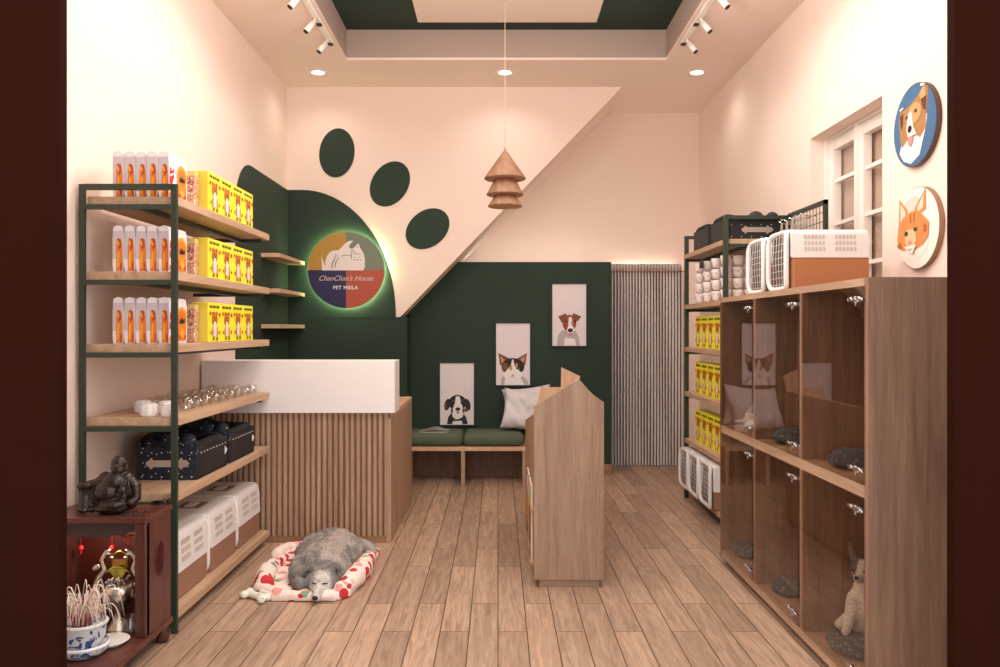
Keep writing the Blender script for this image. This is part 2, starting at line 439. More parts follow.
for x, y, z, e in ((-.6,4.15,3.17,44),(.75,4.15,3.17,42),(.07,3.0,2.85,26)):   # added point lights without fixtures, out of view, to brighten the ceiling
    l = bpy.data.lights.new('ceiling_fill', 'POINT'); l.energy = e; l.color = (1,.93,.87); l.shadow_soft_size = .16
    o = bpy.data.objects.new('ceiling_fill', l); COL.objects.link(o); o.location = (x,y,z)
def track(x, label):
    t = empty('track_rail', (x,4.7,H), label, 'track light rail')
    MB().box(x-.017,x+.017,3.2,6.22,H-.022,H).build('rail', LAMPW, t)
    m = MB(); 
    for y in (3.3,4.13,4.96,5.8,6.2): m.box(x-.018,x+.018,y-.018,y+.018,H-.034,H-.021)
    m.build('connector', BLACK, t)
track(-1.297, 'white ceiling track on the left beside the raised tray')
track(1.437, 'white ceiling track on the right beside the raised tray')
proto = None
for side, x, sgn in (('left',-1.297,-1),('right',1.437,1)):
    for i, y in enumerate((6.09,5.68,5.25,4.8)):
        first = proto is None or sgn != psgn
        lab = 'white cylindrical track spotlight on the %s ceiling track, %s from the back wall' % (side, ORD[i])
        if first:
            psgn = sgn
            t = empty('track_spotlight', (x,y,H-.022), lab, 'spotlight', 'track spotlights')
            a = Vector((x,y,H-.035)); d = Vector((sgn*.45,-.35,-.82)).normalized()
            MB().tube([(x,y,H-.03),a+d*.03], .008).build('stem', LAMPW, t)
            MB().tube([a+d*.03,a+d*.125], .021, n=20).build('lamp_head', LAMPW, t)
            MB().tube([a+d*.122,a+d*.128], .0195, n=20).build('aperture', BLACK, t)
            proto = t
        elif i < 3: dup(proto, (x,y,H-.022), lab)
        spotlight((x+sgn*.1,y,H-.2), (x+sgn*.75,y-.1,1.75), 6, 90, 1)

# pendant
PY = 5.5; px_ = WX(505,PY)
pw = wood('pendant_wood','9c7456','7c5840','z'); pu = wood('pendant_under','d8a67c','c08c62','x')
pn = empty('pendant_lamp', (px_,PY,2.4), 'wooden tree-shaped pendant lamp of three stacked cones hanging in the middle', 'pendant lamp')
zz = lambda y: WZ(y, PY)
MB().tube([(px_,PY,zz(149)),(px_,PY,tz-.013)], .0022, n=6).build('cord', mat('cord','c8b09a',.7), pn)
MB().lathe([(0,zz(146.5)),(.004,zz(148)),(.006,zz(150)),(.142,zz(178)),(.142,zz(179.2)),(.07,zz(179.2))], px_,PY,0, n=40).build('upper_cone', pw, pn)
MB().lathe([(.139,zz(179.0)-.003),(0,zz(179.0)-.003)], px_,PY,0, n=40).build('cone_underside', pu, pn)
MB().lathe([(.07,zz(179)),(.126,zz(194)),(.126,zz(195.2)),(.06,zz(195.2))], px_,PY,0, n=40).build('middle_cone', pw, pn)
MB().lathe([(.123,zz(195)-.003),(0,zz(195)-.003)], px_,PY,0, n=40).build('cone_underside', pu, pn)
MB().lathe([(.068,zz(195)),(.1155,zz(205.6)),(.1155,zz(206.8)),(.06,zz(206.8))], px_,PY,0, n=40).build('lower_cone', pw, pn)
MB().lathe([(.112,zz(206.6)-.003),(0,zz(206.6)-.003)], px_,PY,0, n=40).build('cone_underside', pu, pn)

# ------------------------------------------------------------------ round shop sign
sy = YP-.075; scx, scz, sr = WX(346,sy), WZ(270,sy), .35
sg = empty('round_sign', (scx,YP-.02,scz), 'round four-colour backlit shop sign with white cat and dog drawing on green pad', 'sign')
cols = [mat('sign_green','77806c',.5), mat('sign_mustard','b98d3a',.5), mat('sign_navy','2a2550',.5), mat('sign_red','b3523a',.5)]
m = MB()
for k in range(4):
    pts = [(scx,scz)]+[(scx+sr*math.cos(math.radians(90*k+4.5*i)), scz+sr*math.sin(math.radians(90*k+4.5*i))) for i in range(21)]
    m.prism(pts, 'y', sy, sy+.02, cols[k])
m.build('sign_disc', None, sg)
m = MB(); m.tube([(scx+(sr-.014)*math.cos(a), YP-.028, scz+(sr-.014)*math.sin(a)) for a in [2*PI*i/64 for i in range(64)]], .008, closed=True, n=6)
m.build('led_ring', mat('halo_led','d8f0b0',.5,emit='d6f6b2',estr=52), sg)
m = MB(); m.lathe([(0,0),(.05,0),(.05,.052),(0,.052)], 0,0,0, n=16)
bmesh.ops.rotate(m.bm, verts=m.bm.verts, cent=(0,0,0), matrix=R('X',90)); bmesh.ops.translate(m.bm, verts=m.bm.verts, vec=(scx,YP-.002,scz))
m.build('mounting_hub', BLACK, sg)
u = sr/38.0   # metres per photo pixel on the sign
def sp(x, y): return ((x-346)*u, (270-y)*u)
SW = mat('sign_white','efe2de',.6); SL = mat('sign_line','8a7a80',.6)
z3 = lambda pts: [sp(315+x/16.67, 235+y/16.67) for x, y in pts]
body = z3([(120,590),(112,350),(165,500),(185,520),(175,440),(200,360),(240,300),(300,265),(400,255),(460,190),(520,130),(570,100),(640,98),(590,150),(565,195),(590,230),(640,225),(680,180),(725,140),(745,210),(775,255),(810,310),(828,400),(828,540),(800,590)])
eyes = lambda x, y, r=.9: ellp(*sp(315+x/16.67, 235+y/16.67), r*u*.6, r*u*.6, n=10)
sh = [(SW, body),
      (BLACK, ellp(*sp(315+705/16.67,235+203/16.67), u*.8,u*.5,n=10)),
      (SL, z3([(610,240),(680,310),(760,322),(760,330),(676,320),(603,250)])),
      (SL, z3([(600,270),(612,270),(612,400),(600,400)])),
      (SL, z3([(440,350),(480,335),(600,335),(600,344),(485,345),(445,360)])),
      (SL, z3([(275,560),(285,470),(350,350),(330,300),(365,345),(300,480),(290,560)])),
      (SL, z3([(330,540),(345,450),(400,370),(410,376),(360,455),(345,540)])),
      (SL, eyes(670,375)), (SL, eyes(742,378)), (SL, eyes(655,415,1.0)), (SL, eyes(710,415,1.2)), (SL, eyes(760,415,1.0))]
m = MB(); m.flat((scx,sy-.0005,scz), (1,0,0), (0,0,1), sh, .0008)
m.build('cat_and_dog_logo', None, sg)
text_mesh("ChanChan's House", 5.0*u*1.42, (scx-.6*u,sy-.002,scz-8.4*u), (1,0,0), (0,0,1), mat('sign_script','dcc4c4',.6), 'sign_script_text', sg, shear=.45, space=.98)
text_mesh("PET MBILA", 3.7*u*1.35, (scx-.5*u,sy-.002,scz-17.6*u), (1,0,0), (0,0,1), mat('sign_caps','f2ecec',.6), 'sign_small_text', sg, bold=.0008, space=1.08)

# corner shelves
cs = None
for i, z in enumerate((1.987,1.697,1.405)):
    lab = 'small wooden corner shelf on the green wall left of the round sign, %s of three' % ('top','middle','bottom')[i] if False else 'small wooden corner shelf left of the round sign, the %s of three' % ('top','middle','bottom')[i]
    if cs is None:
        m = MB().box(XL+.009,-1.78,6.53,YP-.009,z,z+.034,bev=.003); cs = tag(m.build('corner_shelf', LIGHTW), lab, 'wall shelf', 'corner shelves')
    else: dup(cs, (0,0,z-1.987), lab)

# ------------------------------------------------------------------ left rack
bx0, bxf = XL+.045, -1.483
lr = empty('display_rack', (-1.7,3.685,0), 'tall green metal rack with six oak shelves along the left wall', 'shelving rack')
for x in (-1.912,-1.488):
    MB().box(x-.0135,x+.0135,3.672,3.690,0,2.066).build('post', RACK, lr)
m = MB(); m.box(-1.9,-1.5,3.667,3.693,2.04,2.066).build('top_rail', RACK, lr)
LZ = [2.013,1.666,1.331,.991,.641,.096]
for z in LZ:
    MB().box(bx0,bxf,3.70 if z > .2 else 3.70,5.19,z-.04,z,bev=.002).build('shelf_board', OAKY, lr)
    MB().box(-1.9,-1.5,3.669,3.691,z-.062,z-.04).build('end_rail', RACK, lr)
    MB().box(-1.66,-1.635,3.69,5.15,z-.062,z-.04).build('long_rail', RACK, lr)
    MB().box(XL+.002,-1.51,5.1,5.125,z-.06,z-.04).build('bracket', RACK, lr)

# ------------------------------------------------------------------ cat food pouches
PW = mat('pouch_white','ece6ea',.35); PO = mat('pouch_orange','e07a24',.4); PO2 = mat('pouch_deep_orange','b8481c',.4); PR = mat('pouch_red','c8203a',.4); PY_ = mat('pouch_yellow','eba932',.4)
PB = mat('print_black','231812',.6); PG = mat('pouch_grey','c9bfc4',.4)
def pouch(label):
    t = empty('food_pouch', (0,0,0), label, 'pet food pouch', 'white and orange cat food pouches')
    m = MB(); W2, D, Hh = .025, .215, .212
    def f(a, b):   # body: gusseted bottom, thin welded top; the mouth runs along y
        th = W2*(1-.25*max(0,(b-.72)/.28)**1.3)*(.86+.14*math.sin(min(1,b*5)*PI/2))
        k = a*4; s = int(k) % 4; q = k-int(k)
        c = [(-1,0),(1,0),(1,1),(-1,1)]; p0, p1 = c[s], c[(s+1)%4]
        x = (p0[0]*(1-q)+p1[0]*q)*th; y = (p0[1]*(1-q)+p1[1]*q)*D
        return (x, y, b*Hh)
    m.grid(f, 16, 10, PW, smooth=False, closeu=True)
    m.box(-.009,.009,0,D,Hh-.001,Hh+.004, PW)
    m.box(-.02,.02,.002,D-.002,0,.004, PW)
    m.build('bag', None, t, world=False)
    # near edge artwork (faces -y)
    m = MB()
    m.flat((0,-.0006,0), (1,0,0), (0,0,1), [(PG,[(-.023,.06),(.023,.06),(.023,.205),(-.023,.205)]),(PW,[(-.02,.19),(.02,.19),(.02,.205),(-.02,.205)]),(PO,[(-.008,.004),(.022,.004),(.022,.1),(.018,.13),(.016,.15),(.006,.138),(-.004,.152),(-.008,.12)]),(PY_,[(-.006,.02),(.004,.02),(.008,.09),(.0,.095)]),(PO2,[(.005,.1),(.018,.118),(.014,.152),(.002,.158),(-.006,.148)]),(PY_,[(.002,.12),(.008,.126),(.0,.15),(-.006,.14)]),(PO2,[(.012,.004),(.021,.004),(.021,.05),(.012,.04)])], .0003)
    # broad face artwork (faces +x)
    m.flat((W2+.0006,0,0), (0,1,0), (0,0,1), [(PR,[(.004,.07),(.03,.06),(.055,.1),(.06,.15),(.035,.13),(.01,.15)]),(PW,[(.01,.1),(.05,.115),(.05,.125),(.01,.11)]),(PO,[(.09,.012),(.2,.012),(.205,.1),(.09,.1)]),(PY_,ellp(.148,.12,.062,.055)),(PO,ellp(.148,.115,.05,.045)),(PB,[(.115,.1),(.13,.125),(.138,.112),(.15,.13),(.16,.112),(.185,.12),(.18,.096),(.12,.092)]),(PY_,ellp(.15,.045,.03,.018)),(PO2,ellp(.12,.03,.012,.01)),(PO2,ellp(.185,.03,.012,.01)),(PO,[(.004,.01),(.06,.01),(.06,.03),(.03,.045),(.004,.03)])], .0003)
    m.build('printed_artwork', None, t, world=False)
    return t
pp = None
tiers = ['top','second','third']
for ti, z in enumerate(LZ[:3]):
    for k in range(5):
        x = -1.772+.053*k
        lab = 'white and orange cat food pouch, %s shelf of left rack, %s from the wall' % (tiers[ti], ORD[k])
        if pp is None: pp = pouch(lab); pp.location = (x,3.73,z+.001)
        else: dup(pp, (x,3.73+.003*((k*7)%3),z+.001), lab)
# speckled treat packs
TREAT = spots_mat('treat_print', 'c99a80', ['8a3f34','e8c0a0','b45a40','f0d8c0'], 90, .5, .4)
tp = None
for ti, z in enumerate(LZ[:3]):
    lab = 'speckled brown treat pack beside yellow boxes, %s shelf of the left rack' % tiers[ti]
    if tp is None:
        tp = empty('treat_pack', (-1.574,4.08,z+.001), lab, 'treat pack', 'speckled treat packs')
        m = MB(); x, y = -1.574, 4.08
        m.prism([(x-.027,z+.001),(x+.027,z+.001),(x+.027,z+.17),(x-.027,z+.17)], 'y', y, y+.055, TREAT, bev=.003)
        m.build('packet', None, tp)
        MB().box(x-.027,x+.027,y+.006,y+.048,z+.1701,z+.195,bev=.002).build('top_label', mat('pack_top','e8c880',.5), tp)
    else: dup(tp, (-1.574,4.08,z+.001), lab)

# ------------------------------------------------------------------ yellow boxes
BYEL = mat('box_yellow','fbee34',.4); BYD = mat('box_side_yellow','e0cc48',.45); BGR = mat('box_olive','5a5a18',.5); BOR = mat('box_orange','d0761e',.5); BRD = mat('box_red','c03020',.5); BBR = mat('box_brown','b0682c',.5)
def ybox(label, W=.186, D=.085, Hh=.207, group='yellow pet food boxes'):
    t = empty('food_box', (0,0,0), label, 'pet food box', group)
    MB().box(-D,0,0,W,0,Hh,BYEL,bev=.0015,seg=1).build('carton', None, t, world=False)
    MB().box(-D+.002,-.002,-.0006,.0,.002,Hh-.002).build('side_flap', BYD, t, world=False)
    m = MB(); k = W/.186; q = Hh/.207
    S = lambda pts: [(a*k, b*q) for a, b in pts]
    sh = [
          (BGR, S([(.02,.178),(.165,.178),(.165,.192),(.02,.192)])),
          (BYEL, S([(.06,.176),(.066,.176),(.066,.194),(.06,.194)])), (BYEL, S([(.11,.176),(.117,.176),(.117,.194),(.11,.194)])),
          (BBR, S(ellp(.093,.118,.042,.034))), (BOR, S(ellp(.093,.132,.036,.026))), (BBR, S(ellp(.066,.15,.014,.012))), (BBR, S(ellp(.122,.15,.014,.012))),
          (PW, S([(.07,.03),(.118,.03),(.12,.07),(.108,.105),(.093,.112),(.08,.105),(.068,.07)])),
          (BOR, S([(.058,.03),(.072,.03),(.07,.085),(.056,.07)])), (BOR, S([(.116,.03),(.132,.03),(.134,.07),(.118,.085)])),
          (PB, S(ellp(.08,.128,.006,.006,n=8))), (PB, S(ellp(.108,.128,.006,.006,n=8))), (PB, S(ellp(.094,.114,.007,.005,n=8))),
          (BRD, S(ellp(.024,.15,.009,.012,n=10))), (BRD, S(ellp(.162,.145,.012,.012,n=10))), (BBR, S(ellp(.03,.05,.008,.01,n=8))), (BRD, S(ellp(.158,.05,.01,.01,n=8))),
          (PB, S([(.06,.008),(.076,.008),(.076,.026),(.06,.026)])), (PB, S([(.11,.008),(.128,.008),(.128,.026),(.11,.026)]))]
    m.flat((.0004,0,0), (0,1,0), (0,0,1), sh, .0003)
    m.build('printed_front', None, t, world=False)
    return t
yb = None
for ti, z in enumerate(LZ[:3]):
    for k in range(4):
        lab = 'yellow pet food box, %s shelf of left rack, %s from the speckled pack' % (tiers[ti], ORD[k])
        loc = (-1.502,4.145+.19*k,z+.001)
        if yb is None: yb = ybox(lab); yb.location = loc
        else: dup(yb, loc, lab)

# ------------------------------------------------------------------ glass tumblers
def tumbler(label, r=.036, h=.056):
    m = MB(); m.lathe([(0,0),(r*.86,0),(r,h*.2),(r,h),(r-.004,h),(r-.005,.012),(0,.01)], n=20)
    return tag(m.build('glass_tumbler', CUPG), label, 'glass tumbler', 'glass tumblers on the left rack')
tg = None
for j in range(3):
    for i in range(9):
        lab = 'clear glass tumbler on the left rack, %s from the front in the %s column' % (ORD[i], ('aisle','middle','wall')[j])
        x = -1.555-.115*j+(.0 if i else .01)-.0; y = 3.99+.132*i+.012*((i+j)%2)
        if tg is None: tg = tumbler(lab); tg.location = (x,y,.992)
        else: dup(tg, (x,y,.992), lab)

fg = None; FROST = mat('frosted_glass','e4dfdc',.25)
for i, (x, y) in enumerate(((-1.53,3.73),(-1.63,3.74),(-1.73,3.90),(-1.60,3.86))):
    lab = 'frosted white candle glass at the front of the fourth shelf, %s' % ('next to the post','second from the post','farthest toward the wall','just behind the front pair')[i]
    if fg is None:
        m = MB(); m.lathe([(0,0),(.034,0),(.036,.01),(.036,.06),(.032,.06),(.031,.045),(0,.045)], n=22)
        for k in range(9):
            a = 2*PI*k/9; m.box(.0355*math.cos(a)-.003,.0355*math.cos(a)+.003,.0355*math.sin(a)-.003,.0355*math.sin(a)+.003,.006,.055)
        fg = tag(m.build('candle_glass', FROST), lab, 'candle glass', 'frosted candle glasses'); fg.location = (x,y,.992)
    else: dup(fg, (x,y,.992), lab)

# ------------------------------------------------------------------ suitcase pet beds
CASE = mat('case_black','1b1c1e',.55,noise=.1,nscale=80); CASEL = mat('case_liner','121316',.9)
NAVY = spots_mat('navy_stars','141a2a',['b8c0cc','7888b0','304a78','d8d8d8'],55,.20,.7)
def suitcase(label, group, Lx=.31, Ly=.44, Hh=.165, navy=True):
    """origin: near aisle bottom corner centre; x to the wall is negative, y goes away"""
    t = empty('suitcase_bed', (0,0,0), label, 'suitcase pet bed', group)
    x0, x1 = -Lx, 0
    m = MB()                 # hollow shell
    w_ = .02
    m.box(x0,x1,0.0,Ly,0,.02,bev=.006); m.box(x0,x0+w_,.0,Ly,0,Hh+.03,bev=.006); m.box(x1-w_,x1,.0,Ly,0,Hh,bev=.006)
    m.box(x0,x1,Ly-w_,Ly,0,Hh,bev=.006)
    m.build('case_body', CASE, t, world=False)
    MB().box(x0,x1,-.004,w_,0,Hh,bev=.006).build('front_panel', NAVY if navy else CASE, t, world=False)
    m = MB()                 # padded rim
    pts = []
    for i in range(48):
        a = 2*PI*i/48; cx, cy = (x0+x1)/2, Ly/2
        ca, sa = math.cos(a), math.sin(a)
        X = cx+(Lx/2-.022)*math.copysign(abs(ca)**.35, ca); Y = cy+(Ly/2-.022)*math.copysign(abs(sa)**.35, sa)
        pts.append((X, Y, Hh-.004+.035*max(0,-ca)))
    m.tube(pts, .026, n=10, closed=True); m.build('padded_rim', CASEL, t, world=False)
    MB().ell(((x0+x1)/2,Ly/2,Hh*.45), (Lx/2-.03,Ly/2-.03,.04)).build('cushion', CASEL, t, world=False)
    for k, (fx_, r, zz_) in enumerate(((.2,.038,.0),(.52,.058,.012),(.8,.045,.02))):
        MB().ell((x0+Lx*fx_,.03,Hh+zz_), (r,.035,r)).build('lobe', NAVY if navy else CASE, t, world=False)
    m = MB()                 # silver hasp plate
    cx, cz = x0+Lx*.52, Hh*.5
    hp = [(-.11,0),(-.104,.012),(-.09,.016),(-.086,.026),(-.078,.026),(-.076,.016),(.06,.016),(.062,.028),(.072,.028),(.074,.018),(.092,.018),(.11,0)]
    hp = hp+[(a,-b) for a, b in reversed(hp[1:-1])]
    m.prism([(cx+a,cz+b) for a, b in hp], 'y', -.010, -.003, bev=.001); m.build('hasp_plate', mat('hasp','c9bdb2',.35,.7), t, world=False)
    m = MB()                 # studs and corner triangle on the aisle side
    for i in range(9): m.ell((.0015,.04+i*(Ly-.08)/8,Hh-.035), (.003,.004,.004), u=8, v=6)
    for i in range(6): m.ell((x0+.03+i*(Lx-.06)/5,-.006,Hh-.028), (.004,.003,.004), u=8, v=6)
    for i in range(6): m.ell((x0+.03+i*(Lx-.06)/5,-.006,.015), (.004,.003,.004), u=8, v=6)
    m.build('stud', mat('stud_pale','d0ccc6',.4), t, world=False)
    m = MB(); m.prism([(Ly-.045,Hh*.42),(Ly-.045,Hh*.68),(Ly-.012,Hh*.55)], 'x', .0, .004); m.build('triangle_plate', WHITE, t, world=False)
    return t
sc_ = suitcase('black suitcase-shaped pet bed with navy starry front, nearer one on the left rack', 'suitcase pet beds')
sc_.location = (-1.508,4.02,.642)
dup(sc_, (-1.508,4.51,.642), 'black suitcase-shaped pet bed on the left rack, farther one near the slatted counter')

# ------------------------------------------------------------------ pet carriers
CBR = mat('carrier_brown','98705a',.5); CBR2 = mat('carrier_orange_brown','ae7048',.5); CWH = mat('carrier_white','e8e3e2',.4); CDK = mat('carrier_grille_dark','54443e',.6); CLN = mat('carrier_vent','cbbfb8',.5)
def carrier(L, W, Hh, hb, label, group, brown, door_dir):
    """door at local -x end; body runs x 0..L, y 0..W"""
    t = empty('pet_carrier', (0,0,0), label, 'pet carrier', group)
    MB().box(.02,L,0.004,W-.004,0,hb,bev=.012).build('lower_shell', brown, t, world=False)
    m = MB(); r = .035
    prof = [(0,hb-.004),(.006,Hh-.07)]
    prof += [(.012+r-r*math.cos(math.radians(a)), Hh-r+r*math.sin(math.radians(a))) for a in range(15,91,15)]
    prof2 = prof+[(W-a,b) for a, b in reversed(prof)]
    m.prism(prof2, 'x', .015, L, bev=.008); m.build('upper_shell', CWH, t, world=False)
    # vents on both long sides
    m = MB()
    for sy_, yy in ((-1,-.001),(1,W+.001)):
        for gx in range(2):
            for gz in range(3):
                for k in range(6):
                    cx = L*.2+gx*L*.38+k*L*.045; cz = hb+(Hh-hb)*(.2+.22*gz)
                    inn = (.006)*((cz-hb)/(Hh-.07-hb))
                    y0 = yy+(inn if sy_ < 0 else -inn)
                    m.box(cx,cx+L*.026,y0-.001,y0+.001,cz,cz+(Hh-hb)*.14)
    m.build('side_vents', CLN, t, world=False)
    # handle recess on the roof
    m = MB(); m.box(L*.32,L*.68,W*.32,W*.68,Hh-.001,Hh+.003); m.build('handle_recess', brown, t, world=False)
    MB().box(L*.38,L*.62,W*.43,W*.57,Hh+.002,Hh+.008,bev=.002).build('handle', CWH, t, world=False)
    # door: white rounded frame and grille
    d = MB(); pts = []; zc = Hh/2
    for i in range(40):
        a = 2*PI*i/40; ca, sa = math.cos(a), math.sin(a)
        bul = .012*(1-abs(sa)**2)
        pts.append((.006-bul, W/2+(W/2-.012)*math.copysign(abs(ca)**.3,ca), zc+(Hh/2-.012)*math.copysign(abs(sa)**.3,sa)))
    d.tube(pts, .013, n=8, closed=True)
    do = d.build('door', CWH, t, world=False)
    m = MB(); m.box(.012,.02,.02,W-.02,.02,Hh-.02); m.build('door_back', CDK, do, world=False)
    m = MB()
    for i in range(1,7): y = i*W/7; m.tube([(.0,y,.015),(-.006,y,zc),(.0,y,Hh-.015)], .0013, n=5)
    for i in range(1,9): z = i*Hh/9; m.tube([(.0-.006*(1-abs(2*z/Hh-1)),.012,z),(.0-.006*(1-abs(2*z/Hh-1)),W-.012,z)], .0013, n=5)
    m.build('grille', CWH, do, world=False)
    return t
# left rack: long side to the aisle, doors towards the camera end -> rotate +90
cl = carrier(.435,.36,.318,.135,'white and brown pet carrier at the bottom of the left rack, nearest the altar','pet carriers on the left rack',CBR,0)
cl.rotation_euler = (0,0,PI/2); cl.location = (-1.53,3.79,.097)
dup(cl, (-1.53,4.255,.097), 'white and brown pet carrier at the bottom of the left rack, middle of three')
dup(cl, (-1.53,4.72,.097), 'white and brown pet carrier at the bottom of the left rack, next to the counter')

# ------------------------------------------------------------------ counter
YC = 5.235; CXR = -.70
ct = empty('reception_counter', (-1.3,YC,0), 'L-shaped oak reception counter with slatted front and white upper band', 'reception counter')
MB().box(XL+.012,CXR-.012,YC+.012,YC+.035,.045,.851).build('front_panel', wood('slat_back','8a664c','6e4f3a','z'), ct)
m = MB(); n = 33; x0 = XL+.02; stp = (CXR-.012-x0)/n
for i in range(n):
    a = x0+i*stp
    m.prism([(a+.002,YC+.014),(a+.004,YC+.003),(a+.008,YC),(a+stp-.014,YC),(a+stp-.010,YC+.003),(a+stp-.008,YC+.014)], 'z', .045, .851)
o = m.build('slats', OAKZ, ct)
MB().box(XL+.012,CXR-.005,YC+.004,YC+.03,0,.045).build('plinth', wood('plinth_oak','a98460','8f6a4a','x'), ct)
MB().box(CXR-.03,CXR,YC,6.5,0,.815,bev=.002).build('side_panel', OAKZ, ct)
MB().box(CXR-.45,CXR-.031,6.46,6.495,0,.815).build('end_panel', OAKZ, ct)
m = MB(); m.box(XL+.012,CXR+.001,YC+.04,5.80,.815,.851,bev=.002); m.box(CXR-.45,CXR+.001,5.80,6.5,.815,.851,bev=.002)
m.build('worktop', LIGHTW, ct)
MB().box(XL+.012,-.673,YC-.025,YC+.225,.852,1.192,bev=.003).build('upper_band', WHITEB, ct)

# ------------------------------------------------------------------ bench, cushions, pillow, magazine
bn = empty('bench', (-.1,7.4,0), 'low oak window-seat bench with two open bays under the green wall', 'bench')
MB().box(-.838,.62,7.15,7.64,.309,.345,bev=.002).build('seat_board', LIGHTW, bn)
for x in (-.8,-.313,.235,.6): MB().box(x-.016,x+.016,7.152,7.6,0,.309).build('divider', OAKZ, bn)
MB().box(-.838,.62,7.6,7.62,.0,.309).build('back_panel', wood('bench_back','8a6650','6f5040','z'), bn)
MB().box(-.838,.62,7.62,7.679,.0,.392,bev=.002).build('back_ledge', LIGHTW, bn)
CUSH = mat('cushion_green','56624e',.95,noise=.15,bump=.3,nscale=120)
def cushion(x0, x1, lab):
    m = MB(); m.box(x0,x1,7.155,7.595,.346,.462,bev=.05,seg=5)
    for f in m.bm.faces: f.smooth = True
    return tag(m.build('seat_cushion', CUSH), lab, 'cushion', 'green bench cushions')
cushion(-.836,-.318, 'green seat cushion on the bench, under the magazine')
cushion(-.312,.232, 'green seat cushion on the bench, in front of the white pillow')
m = MB()
PILW = mat('pillow_cloth','d9d3d6',.9,bump=.15,nscale=14)
pr = R('Y',7) @ R('X',-20)
def pf(a, b):
    U, V = a*2-1, b*2-1
    th = .085*((1-abs(U)**2.5)*(1-abs(V)**2.5))**.5
    k = 1-.10*(1-abs(V)**2)*(abs(U)**6)-.0; q = 1-.10*(1-abs(U)**2)*(abs(V)**6)
    x, z = .235*U*k, .195*V*q
    fold = .020*math.sin(5*U+3*V+1)*math.sin(3*V-3*U)+.012*abs(math.sin(6*U-5*V+2))*(.5+.5*math.sin(3*U+V))+.006*math.sin(13*U+9*V)
    return x, th, z, fold
def pfront(a, b):
    x, th, z, f = pf(a, b); v = pr @ Vector((x, -th-f*(th>0.001), z)); return v+Vector((.27,7.40,.645))
def pback(a, b):
    x, th, z, f = pf(a, b); v = pr @ Vector((x, th, z)); return v+Vector((.27,7.40,.645))
m.grid(pfront, 30, 30); m.grid(pback, 30, 30)
bmesh.ops.remove_doubles(m.bm, verts=m.bm.verts, dist=.0005)
bmesh.ops.recalc_face_normals(m.bm, faces=m.bm.faces)
tag(m.build('pillow', PILW), 'crumpled white pillow leaning on the right end of the bench', 'pillow')
rp = tag(bpy.data.objects.new('pillow', bpy.data.objects['pillow'].data), 'second white pillow behind the crumpled front one, its corner sticking up', 'pillow')
COL.objects.link(rp); rp.matrix_world = Matrix.Translation((.285,7.56,.665)) @ Matrix.Rotation(math.radians(-13),4,'Y') @ Matrix.Rotation(math.radians(8),4,'X') @ Matrix.Translation((-.27,-7.40,-.645))
mg = empty('magazine', (-.6,7.3,.464), 'open grey and white magazine lying on the left bench cushion', 'magazine')
MB().box(-.71,-.45,7.22,7.42,.4635,.470,rot=R('Z',-4)).build('pages', mat('magazine_page','b9b2b4',.5), mg)
m = MB(); m.grid(lambda a, b: (-.70+.25*a, 7.24+.17*b, .4725+.026*math.sin(a*PI)**2*(.5+.5*b)), 12, 6); m.build('cover', mat('magazine_cover','8c8888',.4), mg)

# ------------------------------------------------------------------ framed pet portraits
FRM = mat('frame_dark','1d211e',.5); PAPER = mat('print_paper','e6dcdf',.7)
def portrait(cx, cz, label, sh, scale=.00115):
    Y = 7.7; w_, h_ = .325, .593
    t = empty('framed_portrait', (cx,Y-.012,cz), label, 'framed picture', 'tall pet portraits on the green wall')
    m = MB(); q = .012
    m.box(cx-w_/2-q,cx-w_/2,Y-.022,Y-.001,cz-h_/2-q,cz+h_/2+q); m.box(cx+w_/2,cx+w_/2+q,Y-.022,Y-.001,cz-h_/2-q,cz+h_/2+q)
    m.box(cx-w_/2,cx+w_/2,Y-.022,Y-.001,cz-h_/2-q,cz-h_/2); m.box(cx-w_/2,cx+w_/2,Y-.022,Y-.001,cz+h_/2,cz+h_/2+q)
    m.build('frame', FRM, t)
    MB().box(cx-w_/2,cx+w_/2,Y-.012,Y-.004,cz-h_/2,cz+h_/2).build('paper', PAPER, t)
    m = MB(); m.flat((cx,Y-.0125,cz), (1,0,0), (0,0,1), sh, .0004); m.build('animal_print', None, t)
A_BLK = mat('art_black','26201f',.7); A_WHT = mat('art_white','efe8e8',.7); A_BRN = mat('art_brown','7c4a34',.7); A_RUST = mat('art_rust','9a4a28',.7); A_TAN = mat('art_tan','c28c68',.7); A_PINK = mat('art_pink','d88c84',.7); A_GRY = mat('art_grey','b8aeb0',.7); A_MID = mat('art_midgrey','8c8486',.7); A_ORA = mat('art_orange','d88848',.7); A_GRN = mat('art_green_eye','6a7a4a',.5)
k_ = .0096/8.33
def Z(cx, cy): return lambda pts: [((x-cx)*k_, (cy-y)*k_) for x, y in pts]
# puppy: black, white and rust
q = Z(224,366); e = lambda cx, cy, rx, ry, r=0: q(ellp(cx,cy,rx,ry,r))
portrait(WX(457,7.69), WZ(363+61.8/2,7.69), 'tall framed portrait of a black and white puppy, lowest, just above the bench',
 [(A_BLK, q([(140,618),(150,560),(180,520),(270,520),(300,560),(315,618)])),
  (A_WHT, q([(185,618),(190,580),(220,570),(262,580),(270,618)])),
  (A_BLK, e(143,455,24,50,14)), (A_BLK, e(312,455,24,50,-14)),
  (A_BLK, e(228,440,74,66)), (A_BRN, e(128,470,10,26,10)), (A_BRN, e(300,500,16,16)),
  (A_WHT, q([(215,385),(245,385),(262,450),(285,510),(270,560),(228,578),(190,560),(178,510),(205,450)])),
  (A_BRN, e(182,505,10,22)), (A_BRN, e(278,505,10,22)), (A_BLK, e(195,440,10,8)), (A_BLK, e(262,440,10,8)), (A_BRN, e(192,420,8,6)), (A_BRN, e(260,420,8,6)),
  (A_BLK, e(231,492,20,15)), (A_MID, q([(222,510),(240,510),(240,530),(222,530)])), (A_BLK, q([(185,578),(265,575),(266,588),(186,592)]))])
